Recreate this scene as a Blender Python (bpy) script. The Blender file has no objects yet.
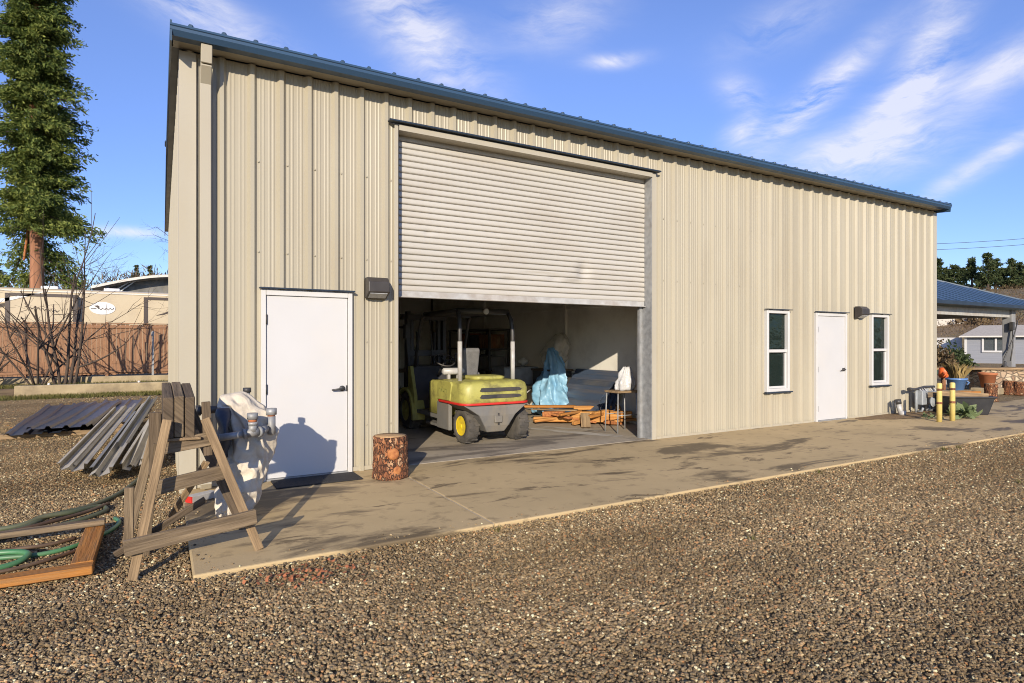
import bpy, bmesh, math, random
import numpy as np
from mathutils import Vector, Matrix, Euler, noise as mnoise

random.seed(7)
rng = np.random.default_rng(11)
scene = bpy.context.scene
COL = scene.collection
R = math.radians
G = -0.045            # level of the gravel; the concrete top is z = 0

# ------------------------------------------------------------------ materials
def new_mat(name):
    m = bpy.data.materials.new(name); m.use_nodes = True
    nt = m.node_tree
    b = next(n for n in nt.nodes if n.type == 'BSDF_PRINCIPLED')
    return m, nt, b

def N(nt, typ, **kw):
    n = nt.nodes.new(typ)
    for k, v in kw.items():
        if k.startswith('i_'):
            n.inputs[k[2:].replace('_', ' ')].default_value = v
        else:
            setattr(n, k, v)
    return n

def ramp(nt, stops, interp='LINEAR'):
    n = nt.nodes.new('ShaderNodeValToRGB')
    e = n.color_ramp.elements
    n.color_ramp.interpolation = interp
    while len(e) < len(stops): e.new(0.5)
    for i, (p, c) in enumerate(stops):
        e[i].position = p
        e[i].color = (c[0], c[1], c[2], 1)
    return n

def coords(nt, space='Object', scale=(1, 1, 1)):
    t = nt.nodes.new('ShaderNodeTexCoord')
    m = nt.nodes.new('ShaderNodeMapping')
    m.inputs['Scale'].default_value = scale
    nt.links.new(t.outputs[space], m.inputs['Vector'])
    return m.outputs['Vector']

def pm(name, c1, c2=None, scale=6.0, rough=0.6, metal=0.0, bump=0.0, bscale=None, stretch=(1, 1, 1),
       space='Object', detail=6.0, lo=0.3, hi=0.7, spec=0.5, dirt=None, dscale=2.0, damt=0.5, rvar=0.12):
    """two-colour noise surface with optional second dirt layer, roughness break-up and bump"""
    m, nt, b = new_mat(name)
    L = nt.links.new
    v = coords(nt, space, stretch)
    c2 = c2 or tuple(x * 0.8 for x in c1)
    n1 = N(nt, 'ShaderNodeTexNoise'); n1.inputs['Scale'].default_value = scale; n1.inputs['Detail'].default_value = detail
    L(v, n1.inputs['Vector'])
    r1 = ramp(nt, [(lo, c1), (hi, c2)]); L(n1.outputs['Fac'], r1.inputs['Fac'])
    col = r1.outputs['Color']
    if dirt:
        n2 = N(nt, 'ShaderNodeTexNoise'); n2.inputs['Scale'].default_value = dscale; n2.inputs['Detail'].default_value = 8
        n2.inputs['Roughness'].default_value = 0.65
        L(v, n2.inputs['Vector'])
        r2 = ramp(nt, [(0.48, (0, 0, 0)), (0.66, (damt,) * 3)]); L(n2.outputs['Fac'], r2.inputs['Fac'])
        mx = N(nt, 'ShaderNodeMixRGB'); L(r2.outputs['Color'], mx.inputs['Fac']); L(col, mx.inputs['Color1'])
        mx.inputs['Color2'].default_value = (*dirt, 1)
        col = mx.outputs['Color']
    L(col, b.inputs['Base Color'])
    b.inputs['Metallic'].default_value = metal
    b.inputs['Specular IOR Level'].default_value = spec
    rr = N(nt, 'ShaderNodeMapRange'); rr.inputs['To Min'].default_value = max(0.02, rough - rvar); rr.inputs['To Max'].default_value = min(1, rough + rvar)
    L(n1.outputs['Fac'], rr.inputs['Value']); L(rr.outputs['Result'], b.inputs['Roughness'])
    if bump:
        n3 = N(nt, 'ShaderNodeTexNoise'); n3.inputs['Scale'].default_value = bscale or scale * 4; n3.inputs['Detail'].default_value = 5
        L(v, n3.inputs['Vector'])
        bp = N(nt, 'ShaderNodeBump'); bp.inputs['Strength'].default_value = bump; bp.inputs['Distance'].default_value = 0.02
        L(n3.outputs['Fac'], bp.inputs['Height']); L(bp.outputs['Normal'], b.inputs['Normal'])
    return m

def wood(name, c1, c2, c3=None):
    return pm(name, c1, c2, scale=1.0, rough=0.8, bump=0.5, bscale=3.0, stretch=(1.6, 22, 22), space='UV', lo=0.32, hi=0.68,
              spec=0.2, dirt=c3 or tuple(x * 0.45 for x in c2), dscale=1.2, damt=0.6, detail=9)

M = {}
M['panel'] = pm('beige_panel_paint', (0.392, 0.353, 0.266), (0.342, 0.308, 0.230), scale=1.3, rough=0.42, stretch=(1, 1, 0.25),
                dirt=(0.28, 0.23, 0.155), dscale=0.9, damt=0.30, bump=0.05, bscale=5)
M['trim_beige'] = pm('beige_trim_paint', (0.405, 0.367, 0.285), (0.36, 0.325, 0.25), scale=2, rough=0.4, stretch=(1, 1, .3), dirt=(.4, .34, .23), damt=.25)
M['blue_trim'] = pm('blue_trim_paint', (0.034, 0.074, 0.135), (0.029, 0.063, 0.115), scale=2, rough=0.38)
M['blue_dark'] = pm('dark_blue_trim_paint', (0.022, 0.035, 0.055), (0.016, 0.026, 0.042), scale=3, rough=0.4)
M['roof_blue'] = pm('blue_roof_paint', (0.040, 0.075, 0.125), (0.032, 0.062, 0.105), scale=1.5, rough=0.4)
M['white_door'] = pm('white_door_paint', (0.53, 0.525, 0.525), (0.50, 0.495, 0.49), scale=1.5, rough=0.4, dirt=(.6, .55, .47), dscale=1.3, damt=.18)
M['white_vinyl'] = pm('white_vinyl', (0.56, 0.55, 0.535), (0.52, 0.51, 0.495), scale=3, rough=0.35)
M['shutter'] = pm('shutter_paint', (0.485, 0.46, 0.41), (0.435, 0.412, 0.365), scale=1.2, rough=0.45, dirt=(.34, .29, .23), dscale=1.6, damt=.3, stretch=(.35, 1, 1.2))
M['galv'] = pm('galvanised_steel', (0.34, 0.345, 0.345), (0.22, 0.225, 0.225), scale=14, rough=0.55, metal=0.25, dirt=(.28, .23, .17), damt=.35)
M['iron_dark'] = pm('dark_steel', (0.030, 0.030, 0.032), (0.05, 0.048, 0.046), scale=9, rough=0.5, dirt=(.12, .09, .06), damt=.4)
M['bronze'] = pm('bronze_lamp_housing', (0.040, 0.034, 0.030), (0.05, 0.044, 0.04), scale=6, rough=0.45)
M['lens'] = pm('lamp_lens', (0.35, 0.35, 0.34), (0.25, 0.25, 0.25), scale=30, rough=0.15)
M['inner_wall'] = pm('inner_wall_board', (0.80, 0.77, 0.68), (0.74, 0.71, 0.62), scale=0.7, rough=0.85, dirt=(.42, .38, .32), dscale=.8, damt=.5)
M['rubber'] = pm('rubber', (0.018, 0.018, 0.018), (0.032, 0.03, 0.028), scale=10, rough=0.85, bump=.4, bscale=40)
M['tyre'] = pm('dusty_tyre_rubber', (0.10, 0.088, 0.072), (0.045, 0.041, 0.037), scale=7, rough=0.9, bump=.4, bscale=25)
M['lime'] = pm('lime_yellow_paint', (0.40, 0.375, 0.095), (0.34, 0.32, 0.085), scale=5, rough=0.45, dirt=(.16, .14, .05), dscale=5.5, damt=.8)
M['rim_yellow'] = pm('yellow_rim_paint', (0.75, 0.56, 0.02), (0.62, 0.45, 0.02), scale=9, rough=0.5, dirt=(.25, .18, .05), dscale=6, damt=.5)
M['chassis'] = pm('grey_chassis_paint', (0.17, 0.165, 0.155), (0.115, 0.11, 0.10), scale=4, rough=0.6, dirt=(.24, .20, .14), dscale=3, damt=.5, stretch=(1, 1, .4))
M['red_line'] = pm('red_stripe_paint', (0.55, 0.03, 0.02), (0.48, 0.025, 0.018), scale=8, rough=0.45)
M['letter_green'] = pm('worn_letter_paint', (0.14, 0.15, 0.04), (0.20, 0.2, 0.05), scale=40, rough=0.5)
M['grey_vinyl'] = pm('grey_vinyl', (0.17, 0.165, 0.16), (0.12, 0.118, 0.115), scale=12, rough=0.6, bump=.2)
M['pale_metal'] = pm('pale_painted_metal', (0.45, 0.44, 0.42), (0.34, 0.335, 0.32), scale=8, rough=0.4, dirt=(.3, .22, .15), damt=.4)
M['black_mat'] = pm('black_rubber_mat', (0.014, 0.014, 0.016), (0.03, 0.028, 0.026), scale=30, rough=0.9, bump=.5, bscale=80)
M['canvas'] = pm('off_white_canvas', (0.60, 0.535, 0.43), (0.50, 0.44, 0.35), scale=3, rough=0.9, bump=.9, bscale=9, dirt=(.33, .27, .2), dscale=4, damt=.6)
M['navy_tarp'] = pm('navy_tarp', (0.030, 0.036, 0.052), (0.045, 0.05, 0.065), scale=4, rough=0.55, bump=.5, bscale=12)
M['blue_tarp'] = pm('blue_tarp', (0.15, 0.33, 0.48), (0.25, 0.43, 0.57), scale=4, rough=0.45, bump=.6, bscale=10)
M['sack'] = pm('grey_sack_cloth', (0.52, 0.48, 0.39), (0.38, 0.35, 0.28), scale=5, rough=0.9, bump=.6, bscale=12)
M['plastic'] = pm('cloudy_plastic_film', (0.62, 0.62, 0.62), (0.42, 0.42, 0.42), scale=8, rough=0.22, bump=.9, bscale=16)
M['old_wood'] = wood('weathered_grey_wood', (0.25, 0.185, 0.115), (0.11, 0.08, 0.052))
M['old_wood_dark'] = wood('dark_weathered_wood', (0.15, 0.11, 0.072), (0.09, 0.066, 0.045))
M['tan_wood'] = wood('tan_weathered_wood', (0.36, 0.25, 0.14), (0.19, 0.13, 0.075))
M['orange_wood'] = wood('orange_stained_wood', (0.44, 0.19, 0.045), (0.30, 0.12, 0.03), (.20, .13, .07))
M['fresh_wood'] = wood('fresh_cut_wood', (0.55, 0.29, 0.09), (0.40, 0.17, 0.045), (.2, .08, .03))
M['fence_wood'] = wood('cedar_fence_wood', (0.33, 0.18, 0.10), (0.24, 0.13, 0.075), (.13, .09, .06))
M['bark'] = pm('flaky_bark', (0.26, 0.105, 0.045), (0.055, 0.028, 0.016), scale=9, rough=0.95, bump=1.0, bscale=14, stretch=(1, 1, .35), dirt=(.36, .22, .12), dscale=11, damt=.6)
M['cedar_bark'] = pm('red_cedar_bark', (0.36, 0.17, 0.09), (0.20, 0.09, 0.048), scale=6, rough=0.95, bump=1.0, bscale=9, stretch=(1, 1, .15), dirt=(.15, .08, .05))
M['bare_bark'] = pm('grey_brown_bark', (0.085, 0.06, 0.044), (0.05, 0.036, 0.028), scale=8, rough=0.95, bump=.6)
def bark_plates():
    m, nt, b = new_mat('plated_bark'); L = nt.links.new
    v = coords(nt, 'Object', (30, 30, 13))
    n = N(nt, 'ShaderNodeTexNoise'); n.inputs['Scale'].default_value = .9; n.inputs['Detail'].default_value = 6; L(v, n.inputs['Vector'])
    ad = nt.nodes.new('ShaderNodeVectorMath'); ad.operation = 'MULTIPLY_ADD'; L(n.outputs['Color'], ad.inputs[0]); ad.inputs[1].default_value = (3.4, 3.4, 2.2); L(v, ad.inputs[2])
    vo = N(nt, 'ShaderNodeTexVoronoi'); vo.inputs['Scale'].default_value = 1; L(ad.outputs[0], vo.inputs['Vector'])
    ve = N(nt, 'ShaderNodeTexVoronoi', feature='DISTANCE_TO_EDGE'); ve.inputs['Scale'].default_value = 1; L(ad.outputs[0], ve.inputs['Vector'])
    sp = N(nt, 'ShaderNodeSeparateColor'); L(vo.outputs['Color'], sp.inputs['Color'])
    r = ramp(nt, [(0, (.14, .055, .026)), (.4, (.27, .10, .04)), (.7, (.36, .16, .07)), (.88, (.46, .30, .17)), (1, (.20, .08, .036))]); L(sp.outputs['Red'], r.inputs['Fac'])
    e = ramp(nt, [(.01, (0, 0, 0)), (.12, (1, 1, 1))]); L(ve.outputs['Distance'], e.inputs['Fac'])
    mx = N(nt, 'ShaderNodeMixRGB'); L(e.outputs['Color'], mx.inputs['Fac']); mx.inputs['Color1'].default_value = (.075, .034, .018, 1); L(r.outputs['Color'], mx.inputs['Color2'])
    L(mx.outputs['Color'], b.inputs['Base Color']); b.inputs['Roughness'].default_value = .95
    bp = N(nt, 'ShaderNodeBump'); bp.inputs['Distance'].default_value = .02; bp.inputs['Strength'].default_value = 1; L(e.outputs['Color'], bp.inputs['Height']); L(bp.outputs['Normal'], b.inputs['Normal'])
    return m
M['plates'] = bark_plates()
M['cut_orange'] = pm('cut_wood_orange', (0.44, 0.18, 0.055), (0.26, 0.085, 0.028), scale=26, rough=0.8, bump=.2)
M['cut_pale'] = pm('cut_wood_pale', (0.46, 0.30, 0.15), (0.34, 0.20, 0.09), scale=9, rough=0.85, bump=.3)
M['hose_green'] = pm('green_hose', (0.045, 0.17, 0.065), (0.075, 0.23, 0.10), scale=7, rough=0.45, dirt=(.16, .14, .09), damt=.3)
M['hose_dull'] = pm('dull_green_hose', (0.075, 0.095, 0.05), (0.11, 0.12, 0.07), scale=7, rough=0.6, dirt=(.16, .13, .08), damt=.5)
M['hose_brown'] = pm('brown_hose', (0.10, 0.055, 0.03), (0.07, 0.042, 0.026), scale=7, rough=0.6, dirt=(.18, .13, .08), damt=.5)
M['trim_metal'] = pm('grey_green_trim_metal', (0.46, 0.41, 0.31), (0.36, 0.32, 0.24), scale=3, rough=0.5, metal=.0, dirt=(.15, .13, .1), damt=.5)
M['trim_dark'] = pm('dull_blue_grey_trim_metal', (0.20, 0.195, 0.175), (0.26, 0.25, 0.22), scale=3, rough=0.48, metal=.0, dirt=(.15, .13, .1), damt=.4)
M['panel_dark'] = pm('dark_blue_sheet_paint', (0.036, 0.048, 0.075), (0.060, 0.075, 0.105), scale=2.5, rough=0.35, dirt=(.14, .125, .1), dscale=2.2, damt=.5)
M['stack_blue'] = pm('slate_blue_sheet_paint', (0.06, 0.085, 0.13), (0.045, 0.062, 0.10), scale=2, rough=0.35, dirt=(.17, .14, .11), damt=.5, stretch=(1, .2, 3))
M['trailer'] = pm('cream_trailer_skin', (0.52, 0.435, 0.295), (0.47, 0.39, 0.265), scale=.8, rough=0.35, dirt=(.36, .29, .2), damt=.3)
M['trailer_dark'] = pm('brown_trailer_band', (0.075, 0.055, 0.045), (0.06, 0.045, 0.036), scale=3, rough=0.4)
M['decal'] = pm('decal_white', (0.72, 0.70, 0.68), (0.66, 0.64, 0.62), scale=6, rough=0.35)
M['roof_white'] = pm('white_roof_sheet', (0.62, 0.58, 0.52), (0.55, 0.51, 0.45), scale=2, rough=0.5)
M['kerb'] = pm('pale_retaining_concrete', (0.40, 0.32, 0.195), (0.30, 0.235, 0.14), scale=3, rough=0.9, bump=.4, dirt=(.16, .125, .08), damt=.6)
M['meter'] = pm('grey_meter_paint', (0.30, 0.32, 0.33), (0.22, 0.235, 0.245), scale=9, rough=0.5, dirt=(.14, .12, .1))
M['bollard'] = pm('bollard_yellow_paint', (0.66, 0.53, 0.18), (0.58, 0.46, 0.15), scale=7, rough=0.5, dirt=(.34, .25, .09), dscale=4, damt=.4)
M['tub'] = pm('black_plastic_tub', (0.020, 0.021, 0.024), (0.034, 0.034, 0.036), scale=5, rough=0.5)
M['blue_pot'] = pm('blue_pot_glaze', (0.13, 0.25, 0.50), (0.10, 0.20, 0.42), scale=5, rough=0.3)
M['terracotta'] = pm('terracotta', (0.42, 0.15, 0.06), (0.33, 0.115, 0.048), scale=6, rough=0.8)
M['red_post'] = pm('orange_red_plastic', (0.85, 0.16, 0.03), (0.72, 0.13, 0.03), scale=6, rough=0.5)
M['grey_steel'] = pm('grey_post_paint', (0.27, 0.27, 0.275), (0.22, 0.22, 0.225), scale=3, rough=0.5)
M['siding'] = pm('blue_grey_siding', (0.24, 0.25, 0.28), (0.205, 0.215, 0.245), scale=2, rough=0.7, stretch=(.3, .3, 6))
M['cottage_roof'] = pm('pale_shingle_roof', (0.42, 0.38, 0.33), (0.33, 0.30, 0.26), scale=8, rough=0.9)
M['soil'] = pm('dark_potting_soil', (0.07, 0.05, 0.035), (0.11, 0.08, 0.05), scale=20, rough=.95, bump=.8)

def glass_mat():
    m, nt, b = new_mat('window_glass')
    b.inputs['Base Color'].default_value = (0.015, 0.028, 0.024, 1)
    b.inputs['Roughness'].default_value = 0.03
    b.inputs['Specular IOR Level'].default_value = 0.6
    b.inputs['Alpha'].default_value = 0.5
    v = coords(nt, 'Object', (1, 1, 1)); n = N(nt, 'ShaderNodeTexNoise'); n.inputs['Scale'].default_value = 3.5; n.inputs['Detail'].default_value = 3; nt.links.new(v, n.inputs['Vector'])
    bp = N(nt, 'ShaderNodeBump'); bp.inputs['Strength'].default_value = .35; bp.inputs['Distance'].default_value = .05; nt.links.new(n.outputs['Fac'], bp.inputs['Height']); nt.links.new(bp.outputs['Normal'], b.inputs['Normal'])
    return m
M['glass'] = glass_mat()

def stone_wall_mat():
    m, nt, b = new_mat('rubble_stone')
    L = nt.links.new
    v = coords(nt, 'Object', (5.0, 5.0, 8.0))
    vo = N(nt, 'ShaderNodeTexVoronoi'); vo.inputs['Scale'].default_value = 1.0; L(v, vo.inputs['Vector'])
    ve = N(nt, 'ShaderNodeTexVoronoi', feature='DISTANCE_TO_EDGE'); ve.inputs['Scale'].default_value = 1.0; L(v, ve.inputs['Vector'])
    sp = N(nt, 'ShaderNodeSeparateColor'); L(vo.outputs['Color'], sp.inputs['Color'])
    r = ramp(nt, [(0, (.22, .13, .08)), (.35, (.40, .29, .18)), (.7, (.50, .40, .27)), (1, (.30, .20, .13))]); L(sp.outputs['Red'], r.inputs['Fac'])
    e = ramp(nt, [(0.02, (0, 0, 0)), (0.10, (1, 1, 1))]); L(ve.outputs['Distance'], e.inputs['Fac'])
    mx = N(nt, 'ShaderNodeMixRGB'); mx.inputs['Color1'].default_value = (.26, .20, .14, 1); L(e.outputs['Color'], mx.inputs['Fac']); L(r.outputs['Color'], mx.inputs['Color2'])
    L(mx.outputs['Color'], b.inputs['Base Color']); b.inputs['Roughness'].default_value = .9
    bp = N(nt, 'ShaderNodeBump'); bp.inputs['Distance'].default_value = .05; bp.inputs['Strength'].default_value = .9
    L(e.outputs['Color'], bp.inputs['Height']); L(bp.outputs['Normal'], b.inputs['Normal'])
    return m
M['stone'] = stone_wall_mat()

def foliage_mat(name, dark, light, tip):
    m, nt, b = new_mat(name)
    L = nt.links.new
    g = N(nt, 'ShaderNodeNewGeometry')
    v = coords(nt, 'Object', (1, 1, 1))
    n = N(nt, 'ShaderNodeTexNoise'); n.inputs['Scale'].default_value = 0.7; n.inputs['Detail'].default_value = 4; L(v, n.inputs['Vector'])
    ad = N(nt, 'ShaderNodeMath', operation='MULTIPLY_ADD'); L(g.outputs['Random Per Island'], ad.inputs[0]); ad.inputs[1].default_value = .55
    L(n.outputs['Fac'], ad.inputs[2])
    r = ramp(nt, [(0.35, dark), (0.72, light), (1.0, tip)]); L(ad.outputs['Value'], r.inputs['Fac'])
    L(r.outputs['Color'], b.inputs['Base Color']); b.inputs['Roughness'].default_value = .7
    b.inputs['Specular IOR Level'].default_value = .25
    tr = N(nt, 'ShaderNodeBsdfTranslucent'); L(r.outputs['Color'], tr.inputs['Color'])
    ms = N(nt, 'ShaderNodeMixShader'); ms.inputs['Fac'].default_value = .25
    out = next(x for x in nt.nodes if x.type == 'OUTPUT_MATERIAL')
    L(b.outputs['BSDF'], ms.inputs[1]); L(tr.outputs['BSDF'], ms.inputs[2]); L(ms.outputs['Shader'], out.inputs['Surface'])
    return m
M['cedar'] = foliage_mat('cedar_foliage', (.022, .042, .010), (.095, .135, .028), (.23, .26, .06))
M['pine'] = foliage_mat('pine_foliage', (.018, .032, .014), (.048, .070, .026), (.10, .12, .045))
M['grass_leaf'] = foliage_mat('short_grass', (.05, .06, .015), (.12, .12, .03), (.2, .17, .06))
M['plume'] = foliage_mat('dry_ornamental_grass', (.22, .15, .055), (.40, .29, .12), (.5, .38, .18))
M['sage'] = foliage_mat('sage_green_leaf', (.08, .12, .05), (.17, .22, .10), (.24, .29, .14))
M['brush'] = foliage_mat('brown_brush', (.05, .035, .022), (.13, .085, .045), (.2, .14, .07))

def gravel_mat():
    """crushed stone: one colour per stone, relief by bump"""
    m, nt, b = new_mat('gravel_ground')
    L = nt.links.new
    v = coords(nt, 'Object', (1, 1, 1))
    cols = [(0.0, (0.074, 0.054, 0.031)), (.22, (0.158, 0.112, 0.059)), (.45, (0.277, 0.197, 0.102)), (.66, (0.396, 0.286, 0.148)), (.82, (0.198, 0.158, 0.102)), (.93, (0.554, 0.446, 0.255)), (1, (0.712, 0.661, 0.429))]
    def layer(sc):
        vo = N(nt, 'ShaderNodeTexVoronoi'); vo.inputs['Scale'].default_value = sc; L(v, vo.inputs['Vector'])
        sp = N(nt, 'ShaderNodeSeparateColor'); L(vo.outputs['Color'], sp.inputs['Color'])
        r = ramp(nt, cols); L(sp.outputs['Red'], r.inputs['Fac'])
        return vo, r
    va, ra = layer(58.0)
    vb, rb = layer(104.0)
    n = N(nt, 'ShaderNodeTexNoise'); n.inputs['Scale'].default_value = 9; n.inputs['Detail'].default_value = 4; L(v, n.inputs['Vector'])
    k = ramp(nt, [(.42, (0, 0, 0)), (.58, (1, 1, 1))]); L(n.outputs['Fac'], k.inputs['Fac'])
    mx = N(nt, 'ShaderNodeMixRGB'); L(k.outputs['Color'], mx.inputs['Fac']); L(ra.outputs['Color'], mx.inputs['Color1']); L(rb.outputs['Color'], mx.inputs['Color2'])
    n2 = N(nt, 'ShaderNodeTexNoise'); n2.inputs['Scale'].default_value = .55; n2.inputs['Detail'].default_value = 6; L(v, n2.inputs['Vector'])
    k2 = ramp(nt, [(.35, (.74, .70, .66)), (.65, (1.12, 1.08, 1.0))]); L(n2.outputs['Fac'], k2.inputs['Fac'])
    mu = N(nt, 'ShaderNodeMixRGB', blend_type='MULTIPLY'); mu.inputs['Fac'].default_value = 1; L(mx.outputs['Color'], mu.inputs['Color1']); L(k2.outputs['Color'], mu.inputs['Color2'])
    L(mu.outputs['Color'], b.inputs['Base Color']); b.inputs['Roughness'].default_value = .85; b.inputs['Specular IOR Level'].default_value = .3
    h = N(nt, 'ShaderNodeMath', operation='ADD'); L(va.outputs['Distance'], h.inputs[0]); L(vb.outputs['Distance'], h.inputs[1])
    bp = N(nt, 'ShaderNodeBump', invert=True); bp.inputs['Strength'].default_value = 1.0; bp.inputs['Distance'].default_value = .018
    L(h.outputs['Value'], bp.inputs['Height']); L(bp.outputs['Normal'], b.inputs['Normal'])
    return m
M['gravel'] = gravel_mat()

def pebble_mat():
    m, nt, b = new_mat('loose_stone')
    L = nt.links.new
    oi = N(nt, 'ShaderNodeObjectInfo')
    r = ramp(nt, [(0.0, (0.092, 0.070, 0.043)), (.20, (0.195, 0.141, 0.078)), (.42, (0.251, 0.180, 0.096)), (.62, (0.371, 0.267, 0.138)), (.74, (0.172, 0.142, 0.097)),
                  (.85, (0.474, 0.363, 0.200)), (.93, (0.396, 0.190, 0.077)), (.965, (0.660, 0.547, 0.327)), (1, (0.712, 0.712, 0.471))])
    L(oi.outputs['Random'], r.inputs['Fac'])
    v = coords(nt, 'Object', (1, 1, 1))
    n = N(nt, 'ShaderNodeTexNoise'); n.inputs['Scale'].default_value = 1.2; n.inputs['Detail'].default_value = 4; L(v, n.inputs['Vector'])
    k = ramp(nt, [(.3, (.72,) * 3), (.7, (1.15,) * 3)]); L(n.outputs['Fac'], k.inputs['Fac'])
    mu = N(nt, 'ShaderNodeMixRGB', blend_type='MULTIPLY'); mu.inputs['Fac'].default_value = 1; L(r.outputs['Color'], mu.inputs['Color1']); L(k.outputs['Color'], mu.inputs['Color2'])
    # patches where the stones are dustier or muddier
    n2 = N(nt, 'ShaderNodeTexNoise'); n2.inputs['Scale'].default_value = .75; n2.inputs['Detail'].default_value = 6; n2.inputs['Roughness'].default_value = .6; mpp = nt.nodes.new('ShaderNodeMapping'); mpp.inputs['Scale'].default_value = (.32, 1.35, 1); L(oi.outputs['Location'], mpp.inputs['Vector']); L(mpp.outputs['Vector'], n2.inputs['Vector'])
    k2 = ramp(nt, [(.36, (.70, .66, .60)), (.52, (1.0, .98, .95)), (.68, (1.22, 1.2, 1.16))]); L(n2.outputs['Fac'], k2.inputs['Fac'])
    mu2 = N(nt, 'ShaderNodeMixRGB', blend_type='MULTIPLY'); mu2.inputs['Fac'].default_value = 1; L(mu.outputs['Color'], mu2.inputs['Color1']); L(k2.outputs['Color'], mu2.inputs['Color2'])
    L(mu2.outputs['Color'], b.inputs['Base Color']); b.inputs['Roughness'].default_value = .8; b.inputs['Specular IOR Level'].default_value = .3
    return m
M['pebble'] = pebble_mat()

def concrete_mat(name, ca, cb, stain, samt, wet=0.0, seed=0.0):
    m, nt, b = new_mat(name)
    L = nt.links.new
    t = nt.nodes.new('ShaderNodeTexCoord'); mp = nt.nodes.new('ShaderNodeMapping'); mp.inputs['Location'].default_value = (seed, seed * .7, 0)
    L(t.outputs['Object'], mp.inputs['Vector']); v = mp.outputs['Vector']
    def noi(sc, det, ro=.6, dist=0, stretch=None):
        n = N(nt, 'ShaderNodeTexNoise'); n.inputs['Scale'].default_value = sc; n.inputs['Detail'].default_value = det; n.inputs['Roughness'].default_value = ro
        n.inputs['Distortion'].default_value = dist
        if stretch:
            m2 = nt.nodes.new('ShaderNodeMapping'); m2.inputs['Scale'].default_value = stretch; L(v, m2.inputs['Vector']); L(m2.outputs['Vector'], n.inputs['Vector'])
        else: L(v, n.inputs['Vector'])
        return n.outputs['Fac']
    base = ramp(nt, [(.3, ca), (.7, cb)]); L(noi(.9, 7), base.inputs['Fac'])
    col = base.outputs['Color']
    st = ramp(nt, [(.535, (0, 0, 0)), (.60, (samt,) * 3), (.80, (min(1, samt * 1.2),) * 3)]); L(noi(.75, 9, .62, .6, (.62, 1.7, 1)), st.inputs['Fac'])
    mx = N(nt, 'ShaderNodeMixRGB'); L(st.outputs['Color'], mx.inputs['Fac']); L(col, mx.inputs['Color1']); mx.inputs['Color2'].default_value = (*stain, 1)
    sp = ramp(nt, [(.56, (0, 0, 0)), (.66, (.30,) * 3)]); L(noi(5.5, 6, .6), sp.inputs['Fac'])
    mx2 = N(nt, 'ShaderNodeMixRGB'); L(sp.outputs['Color'], mx2.inputs['Fac']); L(mx.outputs['Color'], mx2.inputs['Color1']); mx2.inputs['Color2'].default_value = (*[c * .8 for c in stain], 1)
    oi_ = ramp(nt, [(.60, (0, 0, 0)), (.635, (.72,) * 3)]); L(noi(1.7, 10, .68, .4, (.55, 1.4, 1)), oi_.inputs['Fac'])
    mxo = N(nt, 'ShaderNodeMixRGB'); L(oi_.outputs['Color'], mxo.inputs['Fac']); L(mx2.outputs['Color'], mxo.inputs['Color1']); mxo.inputs['Color2'].default_value = (*[c * .9 for c in stain], 1)
    mx2 = mxo
    li = ramp(nt, [(.60, (0, 0, 0)), (.72, (.35,) * 3)]); L(noi(2.2, 8, .65, 0.3), li.inputs['Fac'])
    mx3 = N(nt, 'ShaderNodeMixRGB'); L(li.outputs['Color'], mx3.inputs['Fac']); L(mx2.outputs['Color'], mx3.inputs['Color1']); mx3.inputs['Color2'].default_value = (*[min(1, c * 1.25) for c in ca], 1)
    L(mx3.outputs['Color'], b.inputs['Base Color'])
    ro = N(nt, 'ShaderNodeMapRange'); ro.inputs['To Min'].default_value = .85; ro.inputs['To Max'].default_value = .62 - wet; L(st.outputs['Color'], ro.inputs['Value'])
    L(ro.outputs['Result'], b.inputs['Roughness']); b.inputs['Specular IOR Level'].default_value = .35
    bp = N(nt, 'ShaderNodeBump'); bp.inputs['Strength'].default_value = .25; bp.inputs['Distance'].default_value = .008
    L(noi(45, 5), bp.inputs['Height']); L(bp.outputs['Normal'], b.inputs['Normal'])
    return m
M['slab'] = concrete_mat('stained_concrete', (.52, .388, .205), (.42, .313, .162), (.095, .068, .038), .84)
M['floor'] = concrete_mat('garage_floor_concrete', (.40, .34, .25), (.31, .26, .19), (.12, .10, .08), .7, seed=13.0)
M['joint'] = pm('joint_filler', (.46, .38, .26), (.38, .31, .21), scale=8, rough=.8)
M['dirt'] = pm('ochre_dirt', (.24, .155, .07), (.15, .095, .045), scale=7, rough=.95, bump=.8, bscale=25, dirt=(.32, .2, .09), dscale=9)
M['dust'] = pm('pale_dust', (.50, .46, .38), (.34, .30, .24), scale=5, rough=.95)
M['lawn'] = pm('lawn_turf', (.075, .12, .030), (.11, .14, .04), scale=2, rough=.95, bump=.6)
M['hill'] = pm('brown_hillside', (.24, .145, .075), (.14, .13, .05), scale=.07, rough=.95, detail=10, dirt=(.2, .14, .08), dscale=.3, damt=.6)

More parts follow.
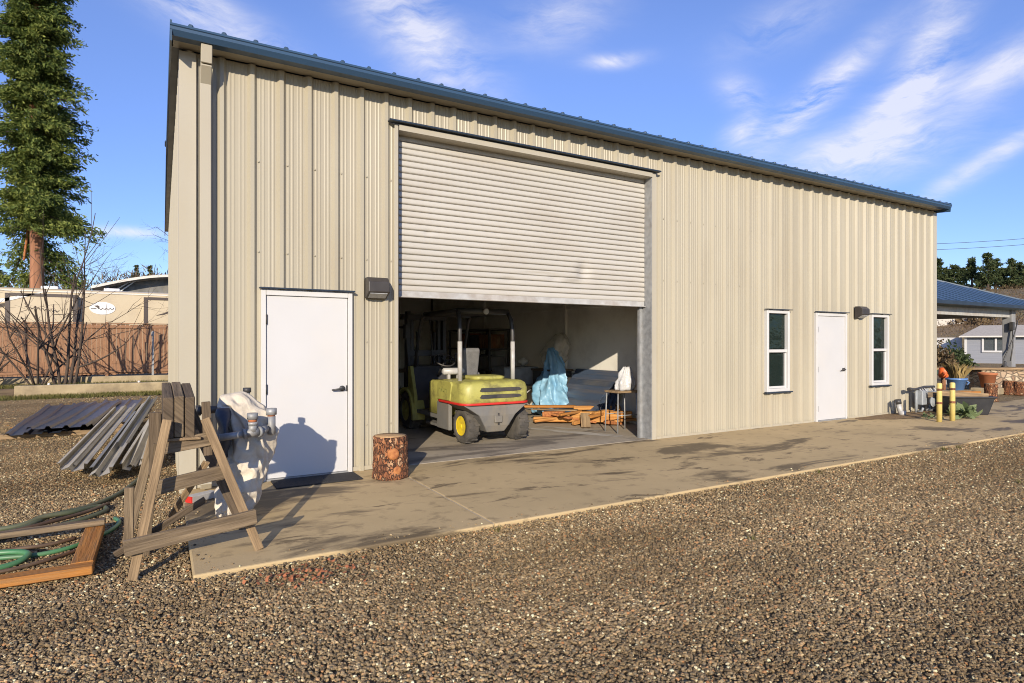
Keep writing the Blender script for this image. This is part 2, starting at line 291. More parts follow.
# ------------------------------------------------------------------ mesh builder
class MB:
    def __init__(self): self.v = []; self.f = []; self.uv = []; self.sm = []
    def face(self, idx, uvs=None, smooth=False):
        self.f.append(tuple(idx)); self.uv.append(uvs); self.sm.append(smooth)
    def quad(self, a, b, c, d, uvs=None):
        i = len(self.v); self.v += [tuple(a), tuple(b), tuple(c), tuple(d)]; self.face((i, i + 1, i + 2, i + 3), uvs); return self
    def box(self, c, s, rot=None, taper=1.0):
        """box of size s about c; rot is a 3x3 matrix; longest side carries the u of the uv"""
        hx, hy, hz = s[0] / 2, s[1] / 2, s[2] / 2
        base = [(-hx, -hy, -hz), (hx, -hy, -hz), (hx, hy, -hz), (-hx, hy, -hz), (-hx * taper, -hy * taper, hz), (hx * taper, -hy * taper, hz), (hx * taper, hy * taper, hz), (-hx * taper, hy * taper, hz)]
        i0 = len(self.v); C = Vector(c)
        for p in base:
            q = Vector(p)
            if rot is not None: q = rot @ q
            self.v.append(tuple(C + q))
        ax = max(range(3), key=lambda k: s[k])
        o1, o2 = [k for k in range(3) if k != ax]
        off = random.random() * 20
        for f in [(0, 3, 2, 1), (4, 5, 6, 7), (0, 1, 5, 4), (1, 2, 6, 5), (2, 3, 7, 6), (3, 0, 4, 7)]:
            uv = [(base[k][ax] + off, base[k][o1] + base[k][o2] * .97 + off) for k in f]
            self.face([i0 + k for k in f], uv)
        return self
    def bar(self, p, q, w, t, up=(0, 0, 1)):
        p, q = Vector(p), Vector(q); d = (q - p); L = d.length; z = d.normalized()
        u = Vector(up)
        if abs(u.dot(z)) > .98: u = Vector((1, 0, 0))
        x = u.cross(z).normalized(); y = z.cross(x)
        rot = Matrix((x, y, z)).transposed()
        return self.box((p + q) / 2, (w, t, L), rot)
    def tube(self, path, r, n=8, caps=True, smooth=True):
        P = [Vector(p) for p in path]; rs = r if isinstance(r, (list, tuple)) else [r] * len(P)
        i0 = len(self.v); up = None; L = 0
        for k, p in enumerate(P):
            d = (P[min(k + 1, len(P) - 1)] - P[max(k - 1, 0)])
            d = d.normalized() if d.length > 1e-9 else Vector((0, 0, 1))
            if up is None: up = d.orthogonal().normalized()
            up = (up - d * up.dot(d)); up = up.normalized() if up.length > 1e-6 else d.orthogonal().normalized()
            s = d.cross(up)
            for j in range(n):
                a = 2 * math.pi * j / n
                self.v.append(tuple(p + (up * math.cos(a) + s * math.sin(a)) * rs[k]))
        for k in range(len(P) - 1):
            l2 = L + (P[k + 1] - P[k]).length
            for j in range(n):
                a, b = i0 + k * n + j, i0 + k * n + (j + 1) % n
                self.face((a, b, b + n, a + n), [(L, j / n * .3), (L, (j + 1) / n * .3), (l2, (j + 1) / n * .3), (l2, j / n * .3)], smooth)
            L = l2
        if caps:
            self.face([i0 + j for j in range(n)][::-1]); e = i0 + (len(P) - 1) * n
            self.face([e + j for j in range(n)])
        return self
    def cyl(self, p, q, r, n=16, r2=None): return self.tube([p, q], [r, r if r2 is None else r2], n)
    def lathe(self, prof, c, n=24, rot=None, smooth=True):
        """profile of (radius, height) about an axis through c"""
        i0 = len(self.v); C = Vector(c)
        for (r, z) in prof:
            for j in range(n):
                a = 2 * math.pi * j / n; q = Vector((r * math.cos(a), r * math.sin(a), z))
                if rot is not None: q = rot @ q
                self.v.append(tuple(C + q))
        for k in range(len(prof) - 1):
            for j in range(n):
                a, b = i0 + k * n + j, i0 + k * n + (j + 1) % n
                self.face((a, b, b + n, a + n), None, smooth)
        self.face([i0 + j for j in range(n)][::-1]); e = i0 + (len(prof) - 1) * n
        self.face([e + j for j in range(n)])
        return self
    def prism(self, poly, axis, a0, a1):
        """extrude a 2-d outline along an axis ('x': poly in (y,z); 'y': (x,z); 'z': (x,y))"""
        def P(u, w, a): return {'x': (a, u, w), 'y': (u, a, w), 'z': (u, w, a)}[axis]
        i0 = len(self.v); n = len(poly)
        for (u, w) in poly: self.v.append(P(u, w, a0))
        for (u, w) in poly: self.v.append(P(u, w, a1))
        for j in range(n):
            k = (j + 1) % n
            self.face((i0 + j, i0 + k, i0 + n + k, i0 + n + j), [(0, j * .1), (0, j * .1 + .1), (abs(a1 - a0), j * .1 + .1), (abs(a1 - a0), j * .1)])
        self.face([i0 + j for j in range(n)][::-1]); self.face([i0 + n + j for j in range(n)])
        return self
    def rings(self, loops, closed_ends=True, smooth=True):
        i0 = len(self.v); n = len(loops[0])
        for lp in loops: self.v += [tuple(p) for p in lp]
        for k in range(len(loops) - 1):
            for j in range(n):
                a, b = i0 + k * n + j, i0 + k * n + (j + 1) % n
                self.face((a, b, b + n, a + n), None, smooth)
        if closed_ends:
            self.face([i0 + j for j in range(n)][::-1], None, smooth); e = i0 + (len(loops) - 1) * n
            self.face([e + j for j in range(n)], None, smooth)
        return self
    def build(self, name, mat, parent=None, origin=None, bevel=0.0, subsurf=0, seg=1, fix=True):
        base = Vector(origin) if origin is not None else (root_loc(parent) if parent else Vector((0, 0, 0)))
        me = bpy.data.meshes.new(name)
        me.from_pydata([tuple(Vector(p) - base) for p in self.v], [], self.f)
        uvl = me.uv_layers.new(name='UVMap')
        k = 0
        for fi, f in enumerate(self.f):
            u = self.uv[fi]
            for j in range(len(f)):
                if u: uvl.data[k].uv = u[j]
                else: p = self.v[f[j]]; uvl.data[k].uv = (p[2], p[0] + p[1])
                k += 1
        me.polygons.foreach_set('use_smooth', self.sm)
        if fix:
            bm = bmesh.new(); bm.from_mesh(me); bmesh.ops.recalc_face_normals(bm, faces=bm.faces); bm.to_mesh(me); bm.free()
        me.materials.append(mat)
        o = bpy.data.objects.new(name, me); COL.objects.link(o)
        if parent: o.parent = parent
        else: o.location = base
        if bevel:
            b = o.modifiers.new('bevel', 'BEVEL'); b.width = bevel; b.segments = seg; b.limit_method = 'ANGLE'; b.angle_limit = R(40)
        if subsurf:
            s = o.modifiers.new('subd', 'SUBSURF'); s.levels = s.render_levels = subsurf
        return o

def root_loc(o):
    while o.parent: o = o.parent
    return Vector(o.location)
def tag(o, label=None, cat=None, group=None, kind=None):
    if label: o['label'] = label
    if cat: o['category'] = cat
    if group: o['group'] = group
    if kind: o['kind'] = kind
    return o
def thing(name, loc, label, cat, group=None):
    o = bpy.data.objects.new(name, None); COL.objects.link(o); o.location = loc
    o.empty_display_size = .2
    return tag(o, label, cat, group)
def structure(o): o['kind'] = 'structure'; return o
def copy_tree(o, parent=None):
    c = o.copy(); COL.objects.link(c)
    if parent: c.parent = parent
    for ch in list(o.children): copy_tree(ch, c)
    return c
def mesh_np(name, verts, faces, mat, parent=None, base=(0, 0, 0), smooth=False):
    me = bpy.data.meshes.new(name)
    verts = np.asarray(verts, dtype=np.float32) - np.asarray(base, dtype=np.float32)
    faces = np.asarray(faces, dtype=np.int32); k = faces.shape[1]
    me.vertices.add(len(verts)); me.vertices.foreach_set('co', verts.ravel())
    me.loops.add(faces.size); me.loops.foreach_set('vertex_index', faces.ravel())
    me.polygons.add(len(faces)); me.polygons.foreach_set('loop_start', np.arange(0, faces.size, k, dtype=np.int32))
    me.polygons.foreach_set('loop_total', np.full(len(faces), k, dtype=np.int32))
    me.update(calc_edges=True); me.validate()
    me.materials.append(mat)
    o = bpy.data.objects.new(name, me); COL.objects.link(o)
    if parent: o.parent = parent
    else: o.location = base
    return o

# ------------------------------------------------------------------ ground
def ring_ground():
    nA, rad = 120, [0.01, 6, 14, 24, 34, 48, 58, 68, 80, 95, 112, 130, 155, 190, 260, 400, 900, 2500]
    V, F = [], []
    for r in rad:
        for j in range(nA):
            a = 2 * math.pi * j / nA           # azimuth, clockwise from +Y
            x, y = r * math.sin(a), r * math.cos(a)
            d = math.degrees(a)
            w = max(0, min(1, (d - 35) / 18)) * max(0, min(1, (115 - d) / 15)); w = w * w * (3 - 2 * w)
            h = 0
            if r > 57: h = np.interp(r, [57, 68, 80, 112, 155, 190, 2500], [0, 2.2, 3.8, 7.4, 12.2, 13.6, 13.6])
            bump = 0 if r < 57 else 1.2 * mnoise.noise(Vector((x * .03, y * .03, 0))) * min(1, (r - 57) / 60)
            V.append((x, y, (G - .012) + h * w + bump * w))
    for k in range(len(rad) - 1):
        for j in range(nA):
            a, b = k * nA + j, k * nA + (j + 1) % nA
            F.append((a, a + nA, b + nA, b))
    return V, F, nA, rad
V, F, nA, rad = ring_ground()
near = [f for i, f in enumerate(F) if i // nA < 6]
far = [f for i, f in enumerate(F) if i // nA >= 6]
gnd = mesh_np('ground', V, near, M['gravel']); structure(gnd)
hil = mesh_np('hills', V, far, M['hill'], smooth=True); structure(hil)
for p in hil.data.polygons: p.use_smooth = True

# loose stones: a sheet that follows the gravel, stones scattered by geometry nodes
def stone_proto(i):
    bm = bmesh.new(); bmesh.ops.create_icosphere(bm, subdivisions=1, radius=1)
    rr = random.Random(i)
    for v in bm.verts:
        v.co *= rr.uniform(.62, 1.28)
        v.co.z *= .62; v.co.x *= rr.uniform(.9, 1.05)
    me = bpy.data.meshes.new('stone'); bm.to_mesh(me); bm.free(); me.materials.append(M['pebble'])
    return me
def scatter_gravel():
    V, F, D = [], [], []
    def cell(x0, y0, x1, y1, dens, z=G):
        i = len(V); V.extend([(x0, y0, z), (x1, y0, z), (x1, y1, z), (x0, y1, z)]); F.append((i, i + 1, i + 2, i + 3)); D.append(dens)
    th = R(30.2); s, c = math.sin(th), math.cos(th)
    st = .5
    for iy in range(-8, 46):
        for ix in range(-16, 66):
            x0, y0 = ix * st, iy * st; xc, yc = x0 + st / 2, y0 + st / 2
            x1, y1 = x0 + st, y0 + st
            if x1 > .18 and y1 > 4.50:
                if x0 < .18: x1 = .17
                elif y0 < 4.5: y1 = 4.49
                else: continue
            if yc > 22.0: continue
            d = xc * s + yc * c; r = xc * c - yc * s
            if d < 1.6 or abs(r) > d * .95 + 1.2: continue
            dens = 7600 if d < 4.2 else (5600 if d < 6 else (3600 if d < 9 else (1700 if d < 12 else (600 if d < 18 else 0))))
            if dens: cell(x0, y0, x1, y1, dens)
    for k in range(60): cell(.2 + k * .25, 4.515, .44 + k * .25, 4.60 + .05 * (k % 3), 90 if (k * 7) % 5 else 260, .0025)
    cell(.19, 4.6, .30, 6.2, 160, .0025)
    cell(.2, 4.49, 15, 4.499, 0, G); cell(.17, 4.38, 16, 4.485, 3000, G + .010); cell(.17, 4.44, 16, 4.49, 4200, G + .022); cell(.11, 4.5, .172, 7.1, 3600, G + .018)
    me = bpy.data.meshes.new('loose_gravel'); me.from_pydata(V, [], F)
    at = me.attributes.new('dens', 'FLOAT', 'FACE'); at.data.foreach_set('value', D)
    me.materials.append(M['gravel'])
    o = bpy.data.objects.new('loose_gravel', me); COL.objects.link(o); o['kind'] = 'stuff'
    hid = bpy.data.collections.new('stone_shapes')          # not linked to the scene: only read by the nodes
    for i in range(7):
        hid.objects.link(bpy.data.objects.new('stone_shape', stone_proto(i)))
    ng = bpy.data.node_groups.new('scatter_stones', 'GeometryNodeTree')
    ng.interface.new_socket('Geometry', in_out='INPUT', socket_type='NodeSocketGeometry')
    ng.interface.new_socket('Geometry', in_out='OUTPUT', socket_type='NodeSocketGeometry')
    L = ng.links.new
    gi = ng.nodes.new('NodeGroupInput'); go = ng.nodes.new('NodeGroupOutput')
    dp = ng.nodes.new('GeometryNodeDistributePointsOnFaces'); dp.distribute_method = 'RANDOM'
    na = ng.nodes.new('GeometryNodeInputNamedAttribute'); na.data_type = 'FLOAT'; na.inputs['Name'].default_value = 'dens'
    L(gi.outputs[0], dp.inputs['Mesh']); L(na.outputs['Attribute'], dp.inputs['Density'])
    ci = ng.nodes.new('GeometryNodeCollectionInfo'); ci.inputs['Collection'].default_value = hid
    ci.inputs['Separate Children'].default_value = True; ci.inputs['Reset Children'].default_value = True
    ip = ng.nodes.new('GeometryNodeInstanceOnPoints'); ip.inputs['Pick Instance'].default_value = True
    rs = ng.nodes.new('FunctionNodeRandomValue'); rs.data_type = 'FLOAT'; rs.inputs[2].default_value = 0.0; rs.inputs[3].default_value = 1.0
    pw = ng.nodes.new('ShaderNodeMath'); pw.operation = 'POWER'; pw.inputs[1].default_value = 2.6; L(rs.outputs[1], pw.inputs[0])
    ma = ng.nodes.new('ShaderNodeMath'); ma.operation = 'MULTIPLY_ADD'; ma.inputs[1].default_value = .0100; ma.inputs[2].default_value = .0036; L(pw.outputs[0], ma.inputs[0])
    rv = ng.nodes.new('FunctionNodeRandomValue'); rv.data_type = 'FLOAT_VECTOR'
    rv.inputs[0].default_value = (-.6, -.6, 0); rv.inputs[1].default_value = (.6, .6, 6.28); rv.inputs['Seed'].default_value = 5
    L(dp.outputs['Points'], ip.inputs['Points']); L(ci.outputs[0], ip.inputs['Instance']); L(ma.outputs[0], ip.inputs['Scale']); L(rv.outputs[0], ip.inputs['Rotation'])
    jn = ng.nodes.new('GeometryNodeJoinGeometry')
    L(ip.outputs[0], jn.inputs[0]); L(jn.outputs[0], go.inputs[0])
    md = o.modifiers.new('stones', 'NODES'); md.node_group = ng
scatter_gravel()

# concrete apron in bays with a filled joint between
def slab(name, x0, x1, y0, y1, z1=0.0, z0=-.25, mat=None, bev=.012):
    o = MB().box(((x0 + x1) / 2, (y0 + y1) / 2, (z0 + z1) / 2), (x1 - x0, y1 - y0, z1 - z0)).build(name, mat or M['slab'], bevel=bev, seg=2)
    return structure(o)
slab('concrete_apron', .18, 2.44, 4.50, 7.20)
slab('concrete_apron', 2.455, 30.0, 4.50, 7.20)
slab('apron_joint', 2.441, 2.454, 4.52, 7.20, z1=-.004, mat=M['joint'], bev=0)
slab('floor', .38, 7.82, 7.205, 18.9, z1=.002, z0=-.2, mat=M['floor'], bev=.006)
slab('floor', 7.83, 15.5, 7.205, 18.9, z1=.002, z0=-.2, mat=M['floor'], bev=.006)

def blotch(name, mat, cx, cy, rx, ry, z, rot=0, n=48, seed=0, rough=.35, kind='structure'):
    V = [(cx, cy, z)]; F = []
    for j in range(n):
        a = 2 * math.pi * j / n
        k = 1 + rough * mnoise.noise(Vector((math.cos(a) * 1.6 + seed, math.sin(a) * 1.6, seed))) + rough * .5 * mnoise.noise(Vector((math.cos(a) * 5 + seed, math.sin(a) * 5, seed)))
        x, y = rx * k * math.cos(a), ry * k * math.sin(a)
        V.append((cx + x * math.cos(rot) - y * math.sin(rot), cy + x * math.sin(rot) + y * math.cos(rot), z))
        F.append((0, 1 + j, 1 + (j + 1) % n))
    o = mesh_np(name, V, F, mat); o['kind'] = kind; return o
blotch('dirt_strip', M['dirt'], 13.9, 6.83, 1.95, .33, .005, R(-3), seed=2, rough=.3)
blotch('dust_streak', M['dust'], 6.15, 8.35, 1.15, .10, .006, R(-62), seed=4, rough=.8)
blotch('dust_streak', M['dust'], 6.35, 8.75, .55, .06, .006, R(-58), seed=9, rough=.9)
blotch('lawn', M['lawn'], 42, 17, 10, 7.5, G + .01, R(-30), seed=6, rough=.15)

# ------------------------------------------------------------------ metal building
BX0, BX1, BY0, BY1, EAVE = .20, 15.60, 7.20, 19.2, 4.585
DX0, DX1, DZ1 = 2.53, 6.74, 4.24           # roll-up opening
WIN = [(9.53, 10.19, .64, 2.14), (12.92, 13.58, .64, 2.14)]
DOORS = [(.955, 1.96, 2.13), (11.02, 12.04, 2.13)]
bld = thing('metal_building', (8, 13, 0), 'long beige ribbed metal workshop with blue roof trim and raised roll-up door', 'building')

def rib_profile(x, x_ref=.864, per=.3048):
    u = ((x - x_ref + per / 2) % per) - per / 2
    a = abs(u)
    if a < .020: return .042
    if a < .050: return .042 * (.050 - a) / .030
    for c in (.082, .122):
        b = abs(a - c)
        if b < .006: return .0042
        if b < .013: return .0042 * (.013 - b) / .007
    return 0.0
def rib_breaks(x0, x1, x_ref=.864, per=.3048):
    offs = [-.050, -.020, .020, .050]
    for c in (.082, .122):
        for s in (-1, 1): offs += [s * c - .013, s * c - .006, s * c + .006, s * c + .013]
    xs = {x0, x1}
    k0 = int((x0 - x_ref) / per) - 2
    for k in range(k0, k0 + int((x1 - x0) / per) + 5):
        for o in offs:
            x = x_ref + k * per + o
            if x0 < x < x1: xs.add(round(x, 5))
    return sorted(xs)
def ribbed_wall(name, x0, x1, z0, z1, holes, place, mat, parent, eps=1e-5):
    """ribbed sheet along x with rectangular holes (x0,x1,z0,z1); place(x, out, z) gives the world point"""
    xs = rib_breaks(x0, x1)
    for h in holes: xs += [h[0], h[1]]
    xs = sorted(set(xs)); mb = MB()
    for a, b in zip(xs[:-1], xs[1:]):
        if b - a < 1e-4: continue
        mid = (a + b) / 2; zs = [(z0, z1)]
        for h in holes:
            if h[0] < mid < h[1]:
                nz = []
                for (p, q) in zs:
                    if h[2] > p: nz.append((p, min(q, h[2])))
                    if h[3] < q: nz.append((max(p, h[3]), q))
                zs = [t for t in nz if t[1] > t[0]]
        pa, pb = rib_profile(a + eps), rib_profile(b - eps)
        for (p, q) in zs: mb.quad(place(a, pa, p), place(b, pb, p), place(b, pb, q), place(a, pa, q))
    # screw heads in rows on the flats beside the ribs
    for zz in (.55, 1.55, 2.55, 3.55):
        x = .864 + .065
        while x < x1 - .05:
            if x > x0 + .05 and not any(h[0] - .05 < x < h[1] + .05 and h[2] - .05 < zz < h[3] + .05 for h in holes):
                P = Vector(place(x, .004, zz)); 
                a = Vector(place(x + .006, .004, zz)) - P; o = Vector(place(x, .009, zz)) - P
                mb.box(P + o * .5, (.016, .012, .016), None)
            x += .3048
    return mb.build(name, mat, parent, fix=False)
holes = [(DX0, DX1, -.1, DZ1)] + [(w[0], w[1], w[2], w[3]) for w in WIN] + [(d[0], d[1], -.1, d[2]) for d in DOORS]
ribbed_wall('front_wall', BX0, BX1, .0, EAVE + .02, holes, lambda x, o, z: (x, BY0 - o, z), M['panel'], bld)
ribbed_wall('side_wall', BY0, BY1, -.05, EAVE + .02, [], lambda y, o, z: (BX0 - o, y, z), M['panel'], bld)
ribbed_wall('side_wall', BY0, BY1, -.05, EAVE + .02, [], lambda y, o, z: (BX1 + o, BY1 + BY0 - y, z), M['panel'], bld)
ribbed_wall('back_wall', BX0, BX1, -.05, EAVE + .02, [], lambda x, o, z: (BX1 + BX0 - x, BY1 + o, z), M['panel'], bld)
ym = (BY0 + BY1) / 2; RZ = EAVE + .55
for xx in (BX0, BX1): MB().prism([(BY0 + .01, EAVE), (BY1 - .01, EAVE), (ym, RZ)], 'x', xx + .004, xx + .03 if xx < 5 else xx - .03).build('gable', M['panel'], bld)
# base trim
MB().box(((DX0 + BX0) / 2 + .0, BY0 - .022, .03), (DX0 - BX0 - .2, .006, .05)).build('base_trim', M['trim_beige'], bld)
m = MB()
for a, b in ((DX1 + .1, DOORS[1][0] - .06), (DOORS[1][1] + .06, BX1)): m.box(((a + b) / 2, BY0 - .035, .018), (b - a, .006, .036))
m.build('base_trim', M['trim_beige'], bld)
# corner trims
for sx, xc in ((-1, BX0), (1, BX1)):
    m = MB(); m.box((xc - sx * .055, BY0 - .040, EAVE / 2), (.12, .008, EAVE)); m.box((xc + sx * .040, BY0 + .035, EAVE / 2), (.008, .15, EAVE))
    m.box((xc + sx * .022, BY0 - .040, EAVE / 2), (.034, .008, EAVE))
    m.build('corner_trim', M['trim_beige'], bld)
# roof: two thin slopes with ribs running down to the eave
OH = .12; OHR = .0; FY = BY0 - .32
sl = (RZ - EAVE) / (ym - BY0)
def rz(y): return EAVE + .13 + (min(y, 2 * ym - y) - BY0) * sl
m = MB()
for (ya, yb) in ((FY + .02, ym), (ym, BY1 + .28)):
    za, zb = rz(ya), rz(yb)
    m.quad((BX0 - OH, ya, za), (BX1 + OHR, ya, za), (BX1 + OHR, yb, zb), (BX0 - OH, yb, zb))
    m.quad((BX0 - OH, ya, za - .03), (BX0 - OH, yb, zb - .03), (BX1 + OHR, yb, zb - .03), (BX1 + OHR, ya, za - .03))
roof = m.build('roof', M['roof_blue'], bld, fix=False)
rb = MB(); x = .864 - .3048 * 2
while x < BX1 + OHR:
    for (ya, yb) in ((FY - .015, ym), (ym, BY1 + .28)):
        za, zb = rz(ya) + .036, rz(yb) + .036
        rb.bar((x, ya, za), (x, yb, zb), .048, .056)
    x += .3048
rb.build('rib', M['roof_blue'], roof, bevel=.012)
MB().box(((BX0 + BX1) / 2, ym, RZ + .19), (BX1 - BX0 + .3, .34, .03)).build('ridge_cap', M['roof_blue'], roof, bevel=.01)
# gutter (K profile), eave soffit, gable rake trims
gz = EAVE + .125
prof = [(FY + .02, gz), (FY - .04, gz), (FY - .045, gz - .022), (FY - .035, gz - .03), (FY - .035, gz - .06), (FY + .0, gz - .108), (FY + .10, gz - .112), (FY + .10, gz - .02)]
MB().prism(prof, 'x', BX0 - OH - .01, BX1 + OHR + .03).build('gutter', M['blue_trim'], bld)
MB().box(((BX0 + BX1) / 2, (FY + BY0) / 2 + .04, EAVE + .045), (BX1 - BX0 + .2, BY0 - FY - .09, .02)).build('soffit', M['trim_beige'], bld)
for sx, xe in ((-1, BX0 - OH), (1, BX1 + OHR)):
    for (ya, yb) in ((FY - .03, ym), (ym, BY1 + .3)):
        MB().bar((xe, ya, rz(ya) - .045), (xe, yb, rz(yb) - .045), .018, .20, up=(0, 0, 1)).build('rake_trim', M['blue_trim'], bld)
    if sx < 0: MB().box((xe + .06, (BY0 + BY1) / 2, EAVE + .05), (.11, BY1 - BY0, .012)).build('soffit', M['blue_dark'], bld)
# downspout with elbow
m = MB(); ds = .40
def rect_path(mb, pts, w, t):
    for a, b in zip(pts[:-1], pts[1:]): mb.bar(a, b, w, t, up=(0, 1, 0))
rect_path(m, [(ds, FY + .06, gz - .10), (ds, FY + .10, gz - .28), (ds, BY0 - .085, gz - .44), (ds, BY0 - .085, .16), (ds, BY0 - .22, .05)], .105, .085)
m.build('downspout', M['trim_beige'], bld, bevel=.006)
# gap lining of the big opening
m = MB()
m.box((DX1 + .040, BY0 - .046, DZ1 / 2), (.08, .012, DZ1)); m.build('door_jamb', M['trim_beige'], bld)
m = MB(); m.box((DX1 - .004, BY0 + .075, DZ1 / 2), (.012, .24, DZ1)); m.box((DX1 - .035, BY0 + .19, DZ1 / 2), (.07, .05, DZ1)); m.build('door_track', M['galv'], bld)
m = MB(); m.box((DX0 - .022, BY0 - .046, DZ1 / 2), (.044, .012, DZ1)); m.build('door_jamb', M['trim_beige'], bld)
m = MB(); m.box((DX0 + .004, BY0 + .075, DZ1 / 2), (.012, .24, DZ1)); m.box((DX0 + .03, BY0 + .19, DZ1 / 2), (.06, .05, DZ1)); m.build('door_track', M['iron_dark'], bld)
MB().box(((DX0 + DX1) / 2, BY0 + .06, DZ1 - .035), (DX1 - DX0 - .02, .26, .07)).build('door_header', M['trim_beige'], bld)
MB().box(((DX0 + DX1) / 2, BY0 - .075, DZ1 + .025), (DX1 - DX0 + .26, .10, .022)).build('drip_cap', M['blue_dark'], bld, bevel=.004)
# roll-up curtain: bowed slats, a few dents low down
SB, ST, SY = 2.20, DZ1 - .06, BY0 + .14
m = MB(); pitch = .0795; nz = 8; xs = np.linspace(DX0 + .012, DX1 - .012, 90)
zs, ys = [], []
z = SB
while z < ST:
    for k in range(nz):
        u = k / (nz - 1)
        zs.append(z + (0, .035, .12, .3, .5, .7, .86, .93)[k] * pitch); ys.append((.010, -.018, -.024, -.026, -.026, -.024, -.017, .006)[k])
    zs.append(z + pitch * .97); ys.append(.012)
    z += pitch
def dent(x, z):
    d = 0
    for (dx, dz, rx, rz_, a) in ((5.52, 2.62, .10, .12, .030), (5.40, 2.45, .22, .05, .018), (4.75, 2.54, .30, .03, .012), (5.0, 2.48, .12, .04, .014), (3.55, 2.36, .10, .03, .010), (3.0, 2.98, .05, .03, .01), (4.2, 2.43, .1, .03, .01)):
        d += 1.9 * a * math.exp(-((x - dx) / rx) ** 2 - ((z - dz) / rz_) ** 2)
    return d + .004 * mnoise.noise(Vector((x * 1.3, 0, z * 2)))
n = len(xs); V, F = [], []
for z, y in zip(zs, ys):
    for x in xs: V.append((x, SY + y + dent(x, z), z))
for k in range(len(zs) - 1):
    for j in range(n - 1): F.append((k * n + j, k * n + j + 1, (k + 1) * n + j + 1, (k + 1) * n + j))
sh = mesh_np('roll_up_curtain', V, F, M['shutter'], bld, (8, 13, 0))
m = MB(); m.box(((DX0 + DX1) / 2, SY + .0, SB - .035), (DX1 - DX0 - .03, .045, .075)); m.box(((DX0 + DX1) / 2, SY - .015, SB - .078), (DX1 - DX0 - .03, .09, .012))
m.build('bottom_bar', M['pale_metal'], sh, bevel=.004)
m = MB(); m.tube([(DX0 + .1, SY + .32, DZ1 + .05), (DX1 - .1, SY + .32, DZ1 + .05)], .24, 20); m.build('curtain_roll', M['shutter'], sh)

# interior lining: one room behind the roll-up door, closed off from the rest
def wallbox(name, c, s, mat): return MB().box(c, s).build(name, mat, bld)
IW = M['inner_wall']
wallbox('inner_wall', (7.85, 13.0, 2.25), (.10, 11.3, 4.5), IW)
wallbox('inner_wall', (4.1, 18.85, 2.25), (7.4, .10, 4.5), IW)
wallbox('inner_wall', (.40, 13.0, 2.25), (.06, 11.5, 4.5), IW)
wallbox('inner_wall', ((.45 + DOORS[0][0]) / 2 - .05, BY0 + .21, 2.25), (.48, .05, 4.5), IW)
wallbox('inner_wall', ((DX0 + DOORS[0][1]) / 2, BY0 + .21, 2.25), (DX0 - DOORS[0][1] - .06, .05, 4.5), IW)
wallbox('inner_wall', (7.3, BY0 + .215, 2.25), (1.0, .05, 4.5), IW)
m = MB()
for yy in (11.0, 14.9): m.box((7.775, yy, 2.2), (.06, .09, 4.4)); 
for zz in (2.3, 3.4): m.box((7.78, 13, zz), (.05, 11.2, .05))
m.build('wall_girt', M['inner_wall'], bld)
# room behind the two windows
wallbox('inner_wall', (11.75, 10.6, 2.25), (7.4, .06, 4.5), IW)
wallbox('ceiling_bounce_sheet', (4.1, 13.1, 4.56), (7.3, 11.4, .04), M['decal'])  # unseen white sheet added below the roof to bounce light into the garage

# walk doors
def walk_door(x0, x1, zt, hinge_left=True):
    cx = (x0 + x1) / 2; w = x1 - x0
    fr = MB()
    for xx in (x0 + .022, x1 - .022): fr.box((xx, BY0 - .020, zt / 2), (.05, .075, zt))
    fr.box((cx, BY0 - .020, zt - .03), (w - .10, .075, .06))
    fr.build('door_frame', M['white_vinyl'] if w > 1 else M['trim_beige'], bld, bevel=.004)
    MB().box((cx, BY0 - .066, zt + .018), (w + .05, .07, .016)).build('drip_cap', M['blue_dark'], bld, bevel=.003)
    d = MB().box((cx, BY0 - .012, zt / 2 - .02), (w - .104, .045, zt - .085)).build('door', M['white_door'], bld, bevel=.003)
    MB().box((cx, BY0 - .012, .01), (w - .1, .10, .02)).build('threshold', M['galv'], bld)
    for hz in (.25, 1.02, 1.80):
        MB().box((x0 + .052, BY0 - .040, hz), (.022, .014, .11)).tube([(x0 + .048, BY0 - .05, hz - .055), (x0 + .048, BY0 - .05, hz + .055)], .009, 8).build('hinge', M['iron_dark'], d)
    hx = x1 - .115; hz = 1.0
    MB().lathe([(.034, 0), (.034, .012), (.024, .02), (.012, .022), (.012, .055)], (hx, BY0 - .034, hz), 16, Matrix.Rotation(R(90), 3, 'X')).tube(
        [(hx, BY0 - .088, hz), (hx - .02, BY0 - .094, hz - .002), (hx - .075, BY0 - .09, hz - .006), (hx - .13, BY0 - .082, hz - .012)], [.013, .013, .011, .009], 8).build('handle', M['iron_dark'], d)
    MB().box((x1 - .062, BY0 - .037, hz), (.018, .008, .07)).build('latch_plate', M['iron_dark'], d)
for d in DOORS: walk_door(*d)

